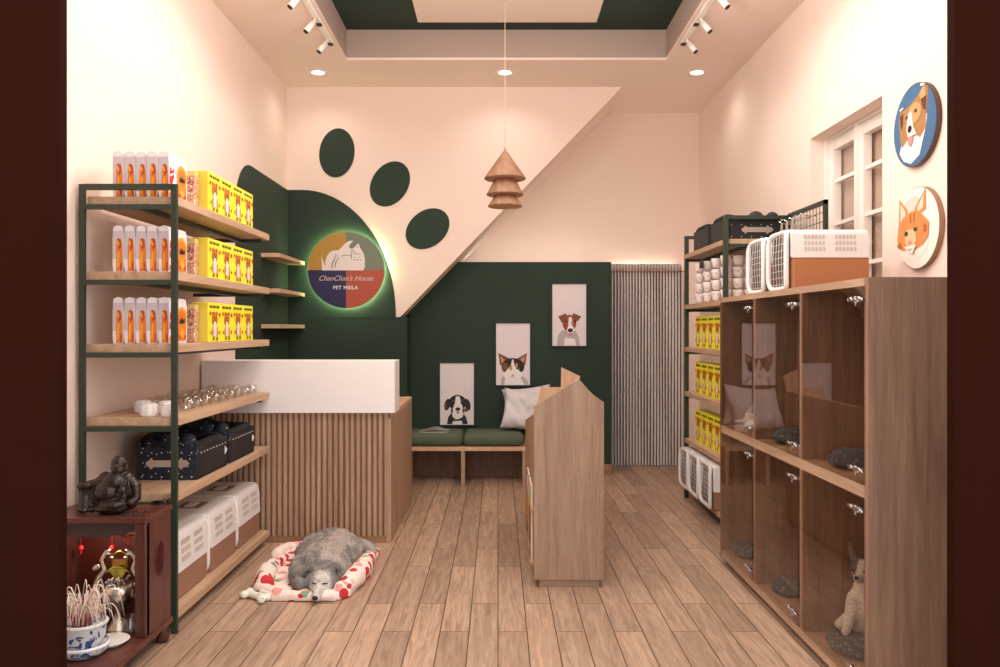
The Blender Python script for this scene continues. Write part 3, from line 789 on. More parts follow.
q = Z(233,327); e = lambda cx, cy, rx, ry, r=0: q(ellp(cx,cy,rx,ry,r))
portrait(WX(513,7.69), WZ(354.3,7.69), 'tall framed portrait of a calico cat, the middle picture of three on green wall',
 [(A_GRY, q([(130,582),(140,520),(180,490),(290,490),(350,540),(368,582)])), (A_WHT, q([(160,582),(165,530),(300,530),(330,582)])),
  (A_BRN, q([(110,315),(125,420),(190,400),(200,360)])), (A_TAN, q([(122,335),(140,405),(175,385)])),
  (A_BRN, q([(350,315),(335,420),(270,400),(262,365)])), (A_TAN, q([(338,335),(322,395),(280,380)])),
  (A_BLK, e(232,430,96,72)), (A_BRN, e(165,430,24,34,20)),
  (A_WHT, q([(225,370),(236,370),(245,420),(290,470),(300,500),(270,540),(232,550),(190,540),(160,500),(170,470),(215,420)])),
  (A_WHT, e(195,498,42,34)), (A_WHT, e(268,498,42,34)),
  (A_TAN, e(215,440,12,22)), (A_TAN, e(262,420,12,20)), (A_GRN, e(183,440,17,9,-15)), (A_GRN, e(272,445,17,9,15)), (A_BLK, e(183,440,5,8)), (A_BLK, e(272,445,5,8)),
  (A_PINK, e(231,500,10,8)), (A_MID, q([(210,522),(231,510),(252,522),(231,517)]))])
q = Z(243,332); e = lambda cx, cy, rx, ry, r=0: q(ellp(cx,cy,rx,ry,r))
portrait(WX(569.2,7.69), WZ(315,7.69), 'tall framed portrait of a brown and white terrier, highest, left of the curtain',
 [(A_GRY, q([(140,588),(150,500),(190,455),(290,460),(325,520),(330,588)])), (A_WHT, q([(200,588),(205,520),(290,530),(300,588)])),
  (A_RUST, e(244,400,58,70)), (A_BRN, q([(150,345),(215,318),(225,345),(195,390),(180,395)])), (A_BRN, q([(345,345),(275,315),(268,345),(298,385),(312,385)])),
  (A_WHT, q([(240,350),(262,350),(275,420),(285,460),(260,490),(238,490),(222,460),(235,420)])),
  (A_BLK, e(215,385,11,8)), (A_BLK, e(290,385,11,8)), (A_BLK, e(252,460,22,17)), (A_PINK, e(252,492,20,12)), (A_TAN, q([(262,380),(275,420),(268,430),(255,390)]))])

# ------------------------------------------------------------------ curtain
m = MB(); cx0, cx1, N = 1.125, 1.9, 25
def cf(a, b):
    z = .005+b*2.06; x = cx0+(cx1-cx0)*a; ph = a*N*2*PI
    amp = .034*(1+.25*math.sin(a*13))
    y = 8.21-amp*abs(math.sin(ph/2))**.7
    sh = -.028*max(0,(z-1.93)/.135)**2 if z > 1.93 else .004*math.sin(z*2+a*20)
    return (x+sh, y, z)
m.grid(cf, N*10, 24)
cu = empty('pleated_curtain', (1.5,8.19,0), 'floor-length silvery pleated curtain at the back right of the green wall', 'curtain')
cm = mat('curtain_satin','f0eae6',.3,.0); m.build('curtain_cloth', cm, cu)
_nt = cm.node_tree; _tc = _nt.nodes.new('ShaderNodeTexCoord'); _sx = _nt.nodes.new('ShaderNodeSeparateXYZ'); _nt.links.new(_tc.outputs['Object'], _sx.inputs[0])  # pleat shading painted into the cloth colour, dark along the creases
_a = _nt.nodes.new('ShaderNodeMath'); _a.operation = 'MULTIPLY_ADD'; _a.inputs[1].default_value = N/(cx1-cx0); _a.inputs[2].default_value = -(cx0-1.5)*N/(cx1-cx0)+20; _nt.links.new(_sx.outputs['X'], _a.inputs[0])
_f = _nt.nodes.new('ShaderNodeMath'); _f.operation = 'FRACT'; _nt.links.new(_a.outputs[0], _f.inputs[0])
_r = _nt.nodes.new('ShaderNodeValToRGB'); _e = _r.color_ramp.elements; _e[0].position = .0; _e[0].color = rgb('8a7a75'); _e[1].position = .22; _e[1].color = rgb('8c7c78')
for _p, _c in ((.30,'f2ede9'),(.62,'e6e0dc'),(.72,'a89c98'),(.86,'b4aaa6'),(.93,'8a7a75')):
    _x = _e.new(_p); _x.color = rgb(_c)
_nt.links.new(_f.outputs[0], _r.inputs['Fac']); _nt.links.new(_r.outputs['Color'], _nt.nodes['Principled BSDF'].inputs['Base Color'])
m = MB()
m.tube([(cx0,8.162,1.985),(cx1,8.162,1.985)], .006, n=6); m.build('red_tape', mat('curtain_red','a05a52',.6), cu)

tag(MB().box(1.14,1.84,8.235,8.262,1.97,1.985).build('led_strip', mat('led_warm','fff0e0',.5,emit='fff0e0',estr=26)), 'thin warm LED strip on the wall behind the top of the pleated curtain', 'LED strip')
tag(MB().box(-.3,1.05,8.0,8.012,2.046,2.052).build('led_strip', MATS['led_warm']), 'thin warm LED strip lying on top of the green back wall', 'LED strip')
# ------------------------------------------------------------------ house shaped bookcase
hs = empty('house_bookcase', (.385,5.0,0), 'house-shaped oak bookcase standing in the middle of the floor', 'bookcase')
fp = [(.195,.041),(.195,.981),(.438,1.129),(.512,1.045),(.574,1.003),(.574,.041)]
MB().prism(fp, 'y', 4.33, 4.36, bev=.0015).build('gable_panel', wood('house_oak','a88c74','886a54','z'), hs)
bp_ = [(.198,.041),(.198,.743),(.262,.79),(.315,.99),(.34,.978),(.455,.978),(.455,1.125),(.592,1.06),(.574,1.0),(.574,.041)]
MB().prism(bp_, 'y', 5.75, 5.78, bev=.0015).build('gable_panel', wood('house_oak2','d0ac8e','b48e70','z'), hs)
MB().prism([(4.36,.041),(4.36,.94),(5.75,.745),(5.75,.041)], 'x', .198, .214).build('side_panel', OAKZ, hs)
MB().box(.55,.574,4.36,5.75,.06,.95).build('side_panel', OAKZ, hs)
for z in (.041,.38,.72): MB().box(.214,.55,4.36,5.75,z,z+.02).build('shelf_board', OAKY, hs)
for z in (.075,.375): MB().box(.184,.198,4.5,5.25,z,z+.012).build('book_ledge', OAKY, hs)
MB().box(.225,.55,4.345,5.72,0,.041).build('plinth', wood('house_plinth','a3866e','84664f','x'), hs)
bkc = [('yellow and teal','e0b030','58b08c'),('brown and white','8a5a30','ddd0c0'),('pink and white','c8a0b4','e8e0e4'),('orange and dark','c88a30','3a2a20')]
for i, (nm, c1, c2) in enumerate(bkc):
    y0 = 4.55+.34*(i//2)+.02; z0 = .388 if i%2 == 0 else .088
    zt = z0+(.118 if i%2 == 0 else .26)
    t = empty('picture_book', (.19,y0,z0), '%s picture book in the house bookcase, %s' % (nm, ('upper row nearest','lower row nearest','upper row farther','lower row farther')[i]), 'book', 'picture books')
    MB().box(.188,.197,y0,y0+.26,z0,zt,bev=.001,seg=1).build('pages', mat('book_pages','e8e0d4',.7), t)
    MB().box(.186,.188,y0,y0+.262,z0,zt).build('cover', mat('book_cover_%d'%i,c1,.5), t)
    m = MB(); m.flat((.1855,y0+.26,z0), (0,-1,0), (0,0,1), [(mat('book_art_%d'%i,c2,.5), [(.02,.03),(.24,.03),(.24,.09),(.02,.09)]), (PB if i%2 else PW, ellp(.13,.07,.05,.03))], .0004)
    m.build('cover_art', None, t)

# ------------------------------------------------------------------ cage cabinet, right
CX, CD = 1.33, 1.95
YS = [2.876,3.514,4.152,4.79]
cb = empty('glass_cage_cabinet', (1.6,3.8,0), 'tall oak cabinet of six glass-doored pet cages along the right wall', 'cabinet')
MB().box(CX,CD,YS[0],YS[0]+.03,.045,1.587,bev=.0015).build('side_panel', CAB_Z, cb)
MB().box(CX,CD,YS[3]-.03,YS[3],.045,1.587,bev=.0015).build('side_panel', CAB_Z, cb)
MB().box(CX+.001,CD-.001,YS[0]+.03,YS[3]-.03,1.557,1.586).build('top_board', CAB_Y, cb)
MB().box(CX+.001,CD-.001,YS[0]+.03,YS[3]-.03,.785,.83).build('middle_board', CAB_Y, cb)
MB().box(CX+.001,CD-.001,YS[0]+.03,YS[3]-.03,.045,.08).build('bottom_board', CAB_Y, cb)
for y in YS[1:3]: MB().box(CX+.002,CD-.02,y-.018,y+.018,.08,1.557).build('divider', CAB_Z, cb)
MB().box(CD-.02,CD-.002,YS[0]+.03,YS[3]-.03,.08,1.557).build('back_panel', CAB_Z, cb)
MB().box(CX+.05,CD-.03,YS[0]+.04,YS[3]-.03,0,.045).build('plinth', wood('cab_plinth','5c4432','4a3628','y'), cb)
for ci in range(3):
    for ri in range(2):
        ya, yb_ = YS[ci]+.02, YS[ci+1]-.02
        za, zb = ((.085,.782),(.833,1.554))[ri]
        d = MB().box(CX-.006,CX,ya,yb_,za,zb).build('glass_door', GLASS, cb)
        for zc in (za+.05, zb-.045):
            m = MB(); y = ya+.004
            m.box(CX-.012,CX-.006,y,y+.125,zc-.006,zc+.006,bev=.002); m.box(CX+.0,CX+.006,y,y+.11,zc-.007,zc+.007,bev=.002)
            m.tube([(CX-.010,y+.052,zc-.024),(CX-.010,y+.052,zc+.012)], .005, n=8)
            m.ell((CX-.013,y+.018,zc+.002), (.004,.012,.009), u=8, v=6); m.ell((CX-.013,y+.09,zc+.002), (.004,.014,.009), u=8, v=6)
            m.box(CX-.014,CX-.008,y+.03,y+.07,zc-.01,zc+.01,bev=.002)
            m.build('hinge', METAL, d)
# cushions and animals in the cages
FUZZ = spots_mat('fuzzy_grey','3f4650',['5a6470','2e343c','737c88','4a525c'],70,.4,.95)
def catbed(x, y, z, sx_, sy_, lab, h=.06):
    return tag(blob([('e',(x,y,z+h*.5),(sx_,sy_,h*.52)),('e',(x-sx_*.1,y-sy_*.35,z+h*.9),(sx_*.75,sy_*.5,h*.5)),('e',(x,y+sy_*.6,z+h*.7),(sx_*.6,sy_*.35,h*.5))], .012, 'cage_cushion', FUZZ, smooth=3, disp=.01, dscale=.03), lab, 'cushion', 'fuzzy grey cage cushions')
catbed(1.475,3.29,.832,.12,.13,'fuzzy dark grey cushion in the upper cage nearest the camera')
catbed(1.46,3.98,.832,.10,.11,'fuzzy dark grey cushion in the upper middle cage')
catbed(1.50,3.28,.082,.15,.16,'fuzzy dark grey cushion under the dog in the lower cage nearest the camera')
catbed(1.46,4.00,.082,.10,.11,'fuzzy dark grey cushion in the lower middle cage')
catbed(1.46,4.63,.082,.10,.10,'fuzzy dark grey cushion in the lower cage farthest away')
# grey-and-white small dog sitting in the lower near cage
FUR = attr_mat('fur', .9, 110, .5, .3)
def dc(v, n):
    w = max(0, min(1, (v.z-.40)*9))
    c1 = Vector((.62,.58,.54)); c2 = Vector((.16,.13,.12))
    f = 0
    if v.z > .42 and abs(v.y-.0) > .020: f = 1
    if v.z < .42 and v.x > .04: f = .8
    c = c1.lerp(c2, f); return (c.x,c.y,c.z,1)
DY, DX = 0, 0
tag(blob([('e',(DX+.04,DY+.02,.21),(.08,.085,.10)),('e',(DX,DY,.30),(.06,.062,.12)),('e',(DX-.01,DY-.0,.43),(.056,.058,.055)),
      ('e',(DX-.055,DY+.01,.41),(.035,.026,.024)),
      ('t',[(DX-.01,DY+.035,.46),(DX,DY+.06,.52),(DX+.0,DY+.075,.56)],[.026,.018,.005]),('t',[(DX-.01,DY-.035,.46),(DX,DY-.055,.52),(DX,DY-.07,.56)],[.026,.018,.005]),
      ('t',[(DX-.03,DY+.04,.30),(DX-.06,DY+.05,.2),(DX-.09,DY+.06,.15)],[.035,.026,.022]),('t',[(DX-.03,DY-.04,.30),(DX-.06,DY-.05,.2),(DX-.09,DY-.06,.15)],[.035,.026,.022]),
      ('t',[(DX+.06,DY+.06,.18),(DX-.02,DY+.11,.155)],[.05,.026]),('t',[(DX+.06,DY-.06,.18),(DX-.02,DY-.11,.155)],[.05,.026])],
     .009, 'small_dog', FUR, smooth=4, color=dc, disp=.006, dscale=.02), 'small shaggy dog with pale chest sitting in the lower cage nearest the camera', 'dog')
sd = [o for o in bpy.data.objects if o.name.startswith('small_dog')][0]
MB().ell((DX-.089,DY+.01,.415), (.009,.011,.009)).build('nose', BLACK, sd)
m = MB(); m.ell((DX-.06,DY+.035,.44), (.007,.007,.007), u=10, v=6); m.ell((DX-.06,DY-.018,.44), (.007,.007,.007), u=10, v=6); m.build('eyes', BLACK, sd)
sd.scale = (.86,.86,.86); sd.rotation_euler = (0,0,math.radians(48)); sd.location = (1.50,3.27,.145-.12*.86)
# kitten lying in the far upper cage
def kc(v, n):
    c = Vector((.66,.64,.62)) if v.z < .93 else Vector((.22,.22,.24)); return (c.x,c.y,c.z,1)
kx, ky, kz = 1.475, 4.56, .832
kt = tag(blob([('e',(kx+.03,ky+.06,kz+.055),(.075,.12,.055)),('e',(kx-.02,ky-.05,kz+.095),(.05,.048,.045)),
      ('t',[(kx-.02,ky-.025,kz+.12),(kx-.02,ky-.012,kz+.158)],[.022,.005]),('t',[(kx-.02,ky-.075,kz+.12),(kx-.02,ky-.088,kz+.158)],[.022,.005]),
      ('t',[(kx-.03,ky-.03,kz+.04),(kx-.085,ky-.05,kz+.018)],[.024,.016]),('t',[(kx-.02,ky-.07,kz+.04),(kx-.075,ky-.10,kz+.018)],[.024,.016]),
      ('t',[(kx+.06,ky+.16,kz+.04),(kx-.01,ky+.2,kz+.02),(kx-.07,ky+.18,kz+.02)],[.02,.014,.01])], .008, 'kitten', FUR, smooth=4, color=kc), 'white kitten with dark head lying in the upper cage farthest away', 'kitten')
m = MB(); m.ell((kx-.066,ky-.05,kz+.088), (.005,.005,.004)); m.build('nose', A_PINK, kt)
# carriers on top of the cabinet
ctop = carrier(.40,.28,.302,.165,'white and orange-brown pet carrier on the cage cabinet, nearer one','pet carriers on the cage cabinet',CBR2,0)
ctop.location = (1.415,3.9,1.588)
dup(ctop, (1.415,4.235,1.588), 'white and orange-brown pet carrier on the cage cabinet, farther one')

# ------------------------------------------------------------------ right rack
rr = empty('display_rack', (1.75,6,0), 'green metal rack with oak shelves behind the glass cages on the right', 'shelving rack')
for x, y in ((1.565,6.64),(1.955,6.64),(1.545,5.43),(1.955,5.43)): MB().box(x-.016,x+.016,y-.015,y+.015,0,2.17).build('post', RACK, rr)
for y in (6.64,5.43): MB().box(1.56,1.955,y-.013,y+.013,2.145,2.17).build('top_rail', RACK, rr)
RZ = [2.015,1.60,1.25,.885,.50,.115]
for z in RZ:
    MB().box(1.545,2.0,5.45,6.62,z-.036,z,bev=.002).build('shelf_board', OAKY, rr)
    for y in (6.635,5.435): MB().box(1.57,1.95,y-.01,y+.01,z-.058,z-.036).build('end_rail', RACK, rr)
    MB().box(1.70,1.722,5.44,6.63,z-.058,z-.037).build('long_rail', RACK, rr)
MB().box(1.99,2.012,4.8,5.40,2.15,2.178)
gp = empty('wire_grid_panel', (1.97,5.1,1.6), 'green wire mesh grid panel above the pet carriers by the window', 'wire grid')
m = MB(); m.box(1.96,1.982,4.8,5.41,2.152,2.178); m.box(1.96,1.982,4.8,5.41,1.59,1.612); m.box(1.96,1.982,4.8,4.822,1.59,2.178); m.box(1.96,1.982,5.388,5.41,1.59,2.178)
m.build('frame', RACK, gp)
m = MB()
for i in range(1,12): y = 4.8+.61*i/12; m.tube([(1.971,y,1.6),(1.971,y,2.165)], .0025, n=5)
for i in range(1,10): z = 1.6+.565*i/10; m.tube([(1.971,4.81,z),(1.971,5.4,z)], .0025, n=5)
m.build('wire_mesh', RACK, gp)
for i in range(5): y = 4.95+.095*i; MB().tube([(1.968,y,2.10),(1.90,y,2.10),(1.87,y,2.115)], .004, n=6).build('hook', METAL, gp)
hk = None
for i in range(5):
    lab = 'silver collar buckle hanging on the wire grid panel, %s from the window side' % ORD[i]
    if hk is None:
        m = MB(); m.tube([(0,.012*math.cos(a),.026*math.sin(a)) for a in [2*PI*j/16 for j in range(16)]], .004, n=6, closed=True); m.box(-.006,.006,-.02,.02,-.06,-.02,bev=.003)
        hk = tag(m.build('collar', mat('collar_grey','b8aca0',.4,.4)), lab, 'collar', 'collars on the grid panel'); hk.location = (1.89,4.95,2.078)
    else: dup(hk, (1.89,4.95+.095*i,2.078), lab)
# yellow boxes on the right rack
rb = None
for ti, z in enumerate(RZ[2:5]):
    for k in range(4):
        lab = 'yellow pet food box, %s shelf of right rack, %s from the curtain' % (('third','fourth','fifth')[ti], ORD[k])
        loc = (1.60,6.48-.185*k,z+.001)
        if rb is None:
            rb = ybox(lab, .178, .09, .25, 'yellow pet food boxes on the right rack'); rb.rotation_euler = (0,0,PI); rb.location = loc
        else: dup(rb, loc, lab)
# jars, second shelf
JG = glass_mat('jar_glass','f4f0f0',.2,.05); JW = spots_mat('jar_print','efe4e0',['e0b8b0','d8c8c8','c8a8a0','f4ece8'],50,.35,.4)
jr = None
for i in range(4):
    for j in range(3):
        x = 1.60+.085*j; y = 5.62+.24*i
        lab = 'pale patterned bowl stack on the right rack, %s from the camera, %s the aisle' % (ORD[i], ('next to','second from','third from')[j])
        if jr is None:
            jr = empty('bowl_stack', (x,y,RZ[1]), lab, 'stack of bowls', 'stacked pale bowls on the right rack')
            for k in range(4):
                MB().lathe([(0,.002),(.02,.002),(.03,.02),(.037,.06),(.038,.075),(.034,.075),(.03,.03),(0,.012)], 0,0,.08*k, n=16).build('bowl', JW, jr, world=False)
        else: dup(jr, (x,y,RZ[1]), lab)
tag(MB().box(1.54,1.548,6.02,6.12,1.86,1.92,bev=.002).build('shelf_tag', BLACK), 'small black price tag hanging from the top shelf of the right rack', 'shelf tag')
# suitcases on top
s2 = suitcase('black studded suitcase pet bed with silver hasp, nearer one on top of the right rack', 'suitcase pet beds on the right rack', .40, .42, .125, False)
s2.location = (1.965,5.47,2.016)
dup(s2, (1.965,5.98,2.016), 'black suitcase pet bed on top of the right rack, farther one beside the curtain')
m = MB(); m.lathe([(0,.012),(.12,.01),(.19,0),(.18,-.006),(0,-.006)], 1.77,5.66,2.170, n=32, sy=.7); tag(m.build('flat_cushion', CASEL), 'flat black oval cushion lying on the near suitcase bed of the right rack', 'cushion')
# carriers at the bottom
cr_ = carrier(.44,.30,.318,.135,'white and brown pet carrier at the bottom of the right rack, nearest the cages','pet carriers on the right rack',CBR,0)
cr_.location = (1.505,5.64,.116)
dup(cr_, (1.505,5.98,.116), 'white and brown pet carrier at the bottom of the right rack, middle of three')
dup(cr_, (1.505,6.31,.116), 'white and brown pet carrier at the bottom of the right rack, nearest the curtain')

# ------------------------------------------------------------------ round plates on the right wall
def plate(Y, z, r, rim, face, label, shapes):
    t = empty('round_wall_plate', (XR,Y,z), label, 'wall plate', 'round pet portraits on the right wall')
    m = MB(); m.prism(ellp(Y,z,r,r,0,56), 'x', XR-.026, XR-.002, bev=.002, smooth=True); m.build('plate', rim, t)
    m = MB(); m.flat((XR-.0265,Y,z), (0,-1,0), (0,0,1), [(face, ellp(0,0,r*.985,r*.985,n=56))]+shapes, .0005); m.build('animal_print', None, t)
pr_ = .204
def S2(x0, x1, y0, y1):   # photo-zoom ellipse box -> unit plate coordinates
    cx, cy = (x0+x1)/2, (y0+y1)/2
    return lambda pts: [((x-cx)/((x1-x0)/2)*pr_, (cy-y)/((y1-y0)/2)*pr_) for x, y in pts]
q = S2(55,312,85,578); el = lambda cx, cy, rx, ry, r=0: q(ellp(cx,cy,rx,ry,r))
C_BR = mat('collie_brown','a8784a',.7); C_DK = mat('collie_dark','5a3a26',.7); C_WH = mat('collie_white','f2e6dc',.7); BLU = mat('plate_blue','3f6a92',.5); C_LT = mat('collie_tan','c89a68',.7)
plate(3.947, 2.406, pr_, mat('plate_rim','5a4038',.5), BLU, 'round blue wall plate with a collie head, the upper one', [
 (C_WH, q([(95,470),(110,400),(105,330),(260,300),(250,380),(235,440),(215,520),(165,555),(120,525)])),
 (C_BR, q([(90,250),(100,215),(150,205),(210,165),(245,115),(265,150),(262,230),(255,300),(250,380),(220,420),(200,400),(150,400),(110,440),(98,380)])),
 (C_DK, q([(95,240),(120,230),(118,300),(105,330)])), (C_LT, q([(215,165),(245,120),(255,200),(235,220)])), (C_DK, q([(225,200),(258,190),(252,280),(238,260)])),
 (C_LT, el(190,260,38,60)), (C_WH, q([(150,250),(170,240),(180,330),(200,390),(150,390),(140,340)])),
 (C_DK, el(143,268,8,12)), (C_DK, el(197,252,9,12)), (PB, el(162,345,13,22)), (A_PINK, q([(150,395),(182,390),(180,430),(165,452),(152,432)])), (C_WH, q([(228,108),(252,118),(246,130),(226,122)])), (C_WH, q([(103,200),(125,195),(125,204),(104,212)]))])
q = S2(85,318,72,568); el = lambda cx, cy, rx, ry, r=0: q(ellp(cx,cy,rx,ry,r))
G_OR = mat('ginger','d98a4c',.7); G_LT = mat('ginger_light','eebd92',.7); G_DK = mat('ginger_dark','b0602c',.7); G_PK = mat('ginger_pink','f0cdbc',.7)
plate(3.919, 1.895, .2, mat('plate_rim2','a07a60',.5), mat('plate_cream','f4ece2',.5), 'round cream wall plate with a ginger cat face, the lower one', [
 (G_PK, el(180,200,55,75)), (C_WH, q([(95,380),(270,380),(255,450),(190,530),(110,500)])),
 (G_OR, q([(105,120),(152,200),(150,280),(100,285)])), (G_PK, q([(112,150),(140,205),(138,260),(112,262)])), (G_OR, q([(248,95),(250,220),(205,250),(188,205)])), (G_PK, q([(240,125),(236,205),(210,225),(203,205)])), 
 (G_OR, q([(100,290),(128,240),(180,212),(232,245),(266,300),(262,385),(235,425),(175,455),(120,440),(94,380)])),
 (G_DK, q([(165,220),(172,220),(175,280),(165,280)])), (G_DK, q([(190,220),(196,222),(190,280),(184,280)])), (G_DK, q([(240,300),(258,320),(250,360),(238,340)])), (G_DK, q([(95,400),(118,390),(122,430),(100,420)])),
 (G_LT, q([(150,320),(195,320),(205,390),(190,430),(155,420),(140,390)])),
 (A_GRN, el(148,342,13,15)), (A_GRN, el(198,325,11,14)), (PB, el(150,343,5,12)), (PB, el(199,326,4,11)), (A_PINK, el(170,398,9,12)), (C_WH, q([(140,420),(205,420),(185,470),(155,450)])), (G_DK, q([(150,435),(172,442),(190,432),(172,450)]))])

# ------------------------------------------------------------------ altar cabinet, left foreground
MAH = wood('mahogany','6a3a30','46231c','z',.35); MAHX = wood('mahogany_x','6e3c30','48241c','x',.3); MAHR = mat('altar_red','551a0e',.5); CARV = mat('carved_dark','3a2a26',.5,bump=.3,nscale=90); CARR = mat('carved_red','9a3418',.45)
ax0, ax1, ay0, ay1, at = -1.905, -1.479, 3.37, 3.62, .605
al = empty('altar_cabinet', (-1.7,3.4,0), 'carved dark red wooden altar cabinet with open front at lower left', 'altar cabinet')
MB().box(ax0-.02,ax1+.004,ay0-.015,ay1+.01,at-.022,at,bev=.004).build('top_board', MAHX, al)
MB().box(ax1-.028,ax1,ay0,ay1,.10,at-.022,bev=.002).build('side_panel', MAH, al)
MB().box(ax0,ax0+.028,ay0,ay1,.10,at-.022,bev=.002).build('side_panel', MAH, al)
MB().box(ax0+.028,ax1-.028,ay1-.02,ay1,.10,at-.022).build('back_panel', MAHR, al)
for x in (ax1-.05, ax0): MB().box(x,x+.05,ay0-.008,ay0+.03,.10,at-.022,bev=.006).build('column', MAH, al)
MB().box(ax0-.02,-1.472,2.98,3.63,.075,.10,bev=.004).build('base_board', MAHX, al)
for (x, y) in ((-1.50,3.0),(-1.50,3.58),(-1.88,3.0),(-1.88,3.58)): MB().lathe([(0,0),(.02,0),(.03,.02),(.018,.045),(.028,.075),(0,.075)], x,y,0, n=12).build('foot', MAH, al)
# arched carved header
hx0, hx1 = ax0+.028, ax1-.05
arch = [(hx0,at-.024),(hx1,at-.024),(hx1,at-.05)]+[(hx1-(hx1-hx0)*i/24, at-.055-.03*math.sin(PI*i/24)**.6-.007*math.cos(i*PI/2)) for i in range(1,24)]+[(hx0,at-.05)]
MB().prism(arch, 'y', ay0+.006, ay0+.02).build('carved_header', CARV, al)
m = MB(); rnd = random.Random(3)
for i in range(26):
    x = hx1-.005-.085*rnd.random()**1.5; z = at-.03-.11*rnd.random()*(1-(hx1-x)/.12)
    m.tube([(x+.008*math.cos(a), ay0+.012, z+.008*math.sin(a)) for a in [2*PI*j/9*.8 for j in range(9)]], .0028, n=5)
m.build('fretwork', CARR, al)
# carved oval emblem on the side
m = MB(); yc, zc = 3.495, .40; X = ax1+.001
m.tube([(X,yc+.038*math.cos(a),zc+.075*math.sin(a)) for a in [2*PI*j/24 for j in range(24)]], .004, n=6, closed=True)
for k in range(-3,4):
    h_ = .018*k; wd = .03*math.sqrt(max(.05,1-(h_/.075)**2)); m.box(X-.002,X+.004,yc-wd,yc+wd,zc+h_-.003,zc+h_+.003)
for dy in (-.012,.012): m.box(X-.002,X+.004,yc+dy-.003,yc+dy+.003,zc-.055,zc+.055)
m.build('carved_emblem', mat('emblem_red','4a1416',.5), al)
m = MB(); rnd = random.Random(5)
for i in range(16):
    x = ax1-.005-.075*rnd.random(); z = at+.004+.02*rnd.random()*(1-(ax1-x)/.1)
    m.tube([(x+.009*math.cos(a), ay1-.006, z+.009*math.sin(a)) for a in [2*PI*j/9*.8 for j in range(9)]], .003, n=5)
for i in range(14):
    x = ax1-.02-.12*rnd.random(); y = ay0+.02+.1*rnd.random()
    m.tube([(x+.010*math.cos(a), y+.010*math.sin(a), at+.001) for a in [2*PI*j/9*.8 for j in range(9)]], .0022, n=5)
for i in range(16):
    x = -1.60-.05*i/4+rnd.random()*.02; y = 3.0+.03*rnd.random()
    m.tube([(x+.011*math.cos(a), y+.011*math.sin(a), .101) for a in [2*PI*j/9*.8 for j in range(9)]], .003, n=5)
m.build('scroll_carving', CARV, al)
l = bpy.data.lights.new('altar_lamp','POINT'); l.energy = 1.7; l.color = (1,.92,.82); l.shadow_soft_size = .02
o = bpy.data.objects.new('altar_lamp', l); COL.objects.link(o); o.location = (-1.7,3.42,.53)
# red lanterns hanging inside
RED = mat('lantern_red','c01c20',.4,emit='ff2a20',estr=.1)
for i, (pxx, pyy) in enumerate(((81,548),(112,548))):
    x, z = WX(pxx,3.5), WZ(pyy,3.5)
    t = empty('red_lantern', (x,3.5,z), 'tiny red round lantern hanging inside the altar, %s' % ('left one','right one behind the silver vase')[i], 'lantern', 'altar lanterns')
    MB().ell((x,3.5,z), (.012,.012,.014)).build('shade', RED, t); MB().tube([(x,3.5,z+.012),(x,3.5,at-.023)], .0012, n=5).build('string', RED, t)
    MB().tube([(x,3.5,z-.013),(x,3.5,z-.03)], .003, n=5).build('tassel', RED, t)
# silver dragon-handled vase with flowers
vx, vy = WX(119,3.47), 3.47
vs = empty('silver_vase', (vx,vy,.10), 'ornate silver vase with two curved dragon handles inside the altar', 'vase')
MB().lathe([(0,0),(.055,0),(.058,.012),(.03,.03),(.02,.07),(.03,.1),(.055,.13),(.07,.165),(.068,.19),(.05,.2),(.045,.19),(0,.18)], vx,vy,.10, n=24).build('body', SILVER, vs)
for s_ in (-1,1):
    h = [(vx+s_*.045,vy,.235),(vx+s_*.085,vy,.25),(vx+s_*.105,vy,.285),(vx+s_*.085,vy,.325),(vx+s_*.06,vy,.36),(vx+s_*.075,vy,.40),(vx+s_*.055,vy,.43),(vx+s_*.03,vy,.425)]
    b = MB().tube(h, [.008,.012,.014,.014,.012,.011,.012,.004], n=10).build('dragon_handle', SILVER, vs)
    m = MB(); m.ell((vx+s_*.10,vy,.365),(.02,.006,.013),rot=R('Y',s_*30)); m.ell((vx+s_*.045,vy-.004,.44),(.02,.01,.006),rot=R('Y',s_*20)); m.ell((vx+s_*.03,vy,.41),(.012,.008,.006)); m.build('wing', SILVER, b)
m = MB(); rnd = random.Random(9)
for i in range(40):
    a = rnd.random()*2*PI; r = .075*rnd.random()**.5
    m.ell((vx+r*math.cos(a), vy+.5*r*math.sin(a)-.01, .29+.04*rnd.random()), (.008,.008,.007), u=8, v=6)
m.build('beaded_cluster', mat('bead_silver','a89a94',.3,.8), vs)
m = MB()
for i in range(22):
    a = -.9+1.8*i/21; m.tube([(vx,vy-.005,.30),(vx+.045*math.sin(a),vy-.01,.33+.04*math.cos(a)),(vx+.07*math.sin(a),vy-.015,.325+.05*math.cos(a*1.3))], [.003,.003,.001], n=5)
m.build('yellow_leaves', mat('leaf_yellow','a89838',.5), vs)
m = MB(); m.tube([(vx-.035,vy+.01,.36),(vx-.03,vy+.01,.42),(vx,vy+.01,.435),(vx+.03,vy+.01,.42),(vx+.035,vy+.01,.36)], .006, n=8); m.box(vx-.035,vx+.035,vy+.005,vy+.012,.35,.4)
m.build('gold_plaque', mat('gold','a8843c',.3,.9), vs)
# offering glasses in front
og = None
for i, (dx, dy) in enumerate(((-.03,-.11),(.045,-.105),(.075,-.06))):
    lab = 'clear offering glass in front of the silver vase, %s' % ('leftmost','middle','rightmost, by the column')[i]
    h_ = .075
    if og is None:
        og = tag(MB().lathe([(0,0),(.03,0),(.032,.01),(.034,h_),(.031,h_),(.029,.012),(0,.01)], n=20).build('offering_glass', CUPG), lab, 'glass', 'offering glasses'); og.location = (vx+dx,vy+dy,.101)
    else: dup(og, (vx+dx,vy+dy,.101), lab)
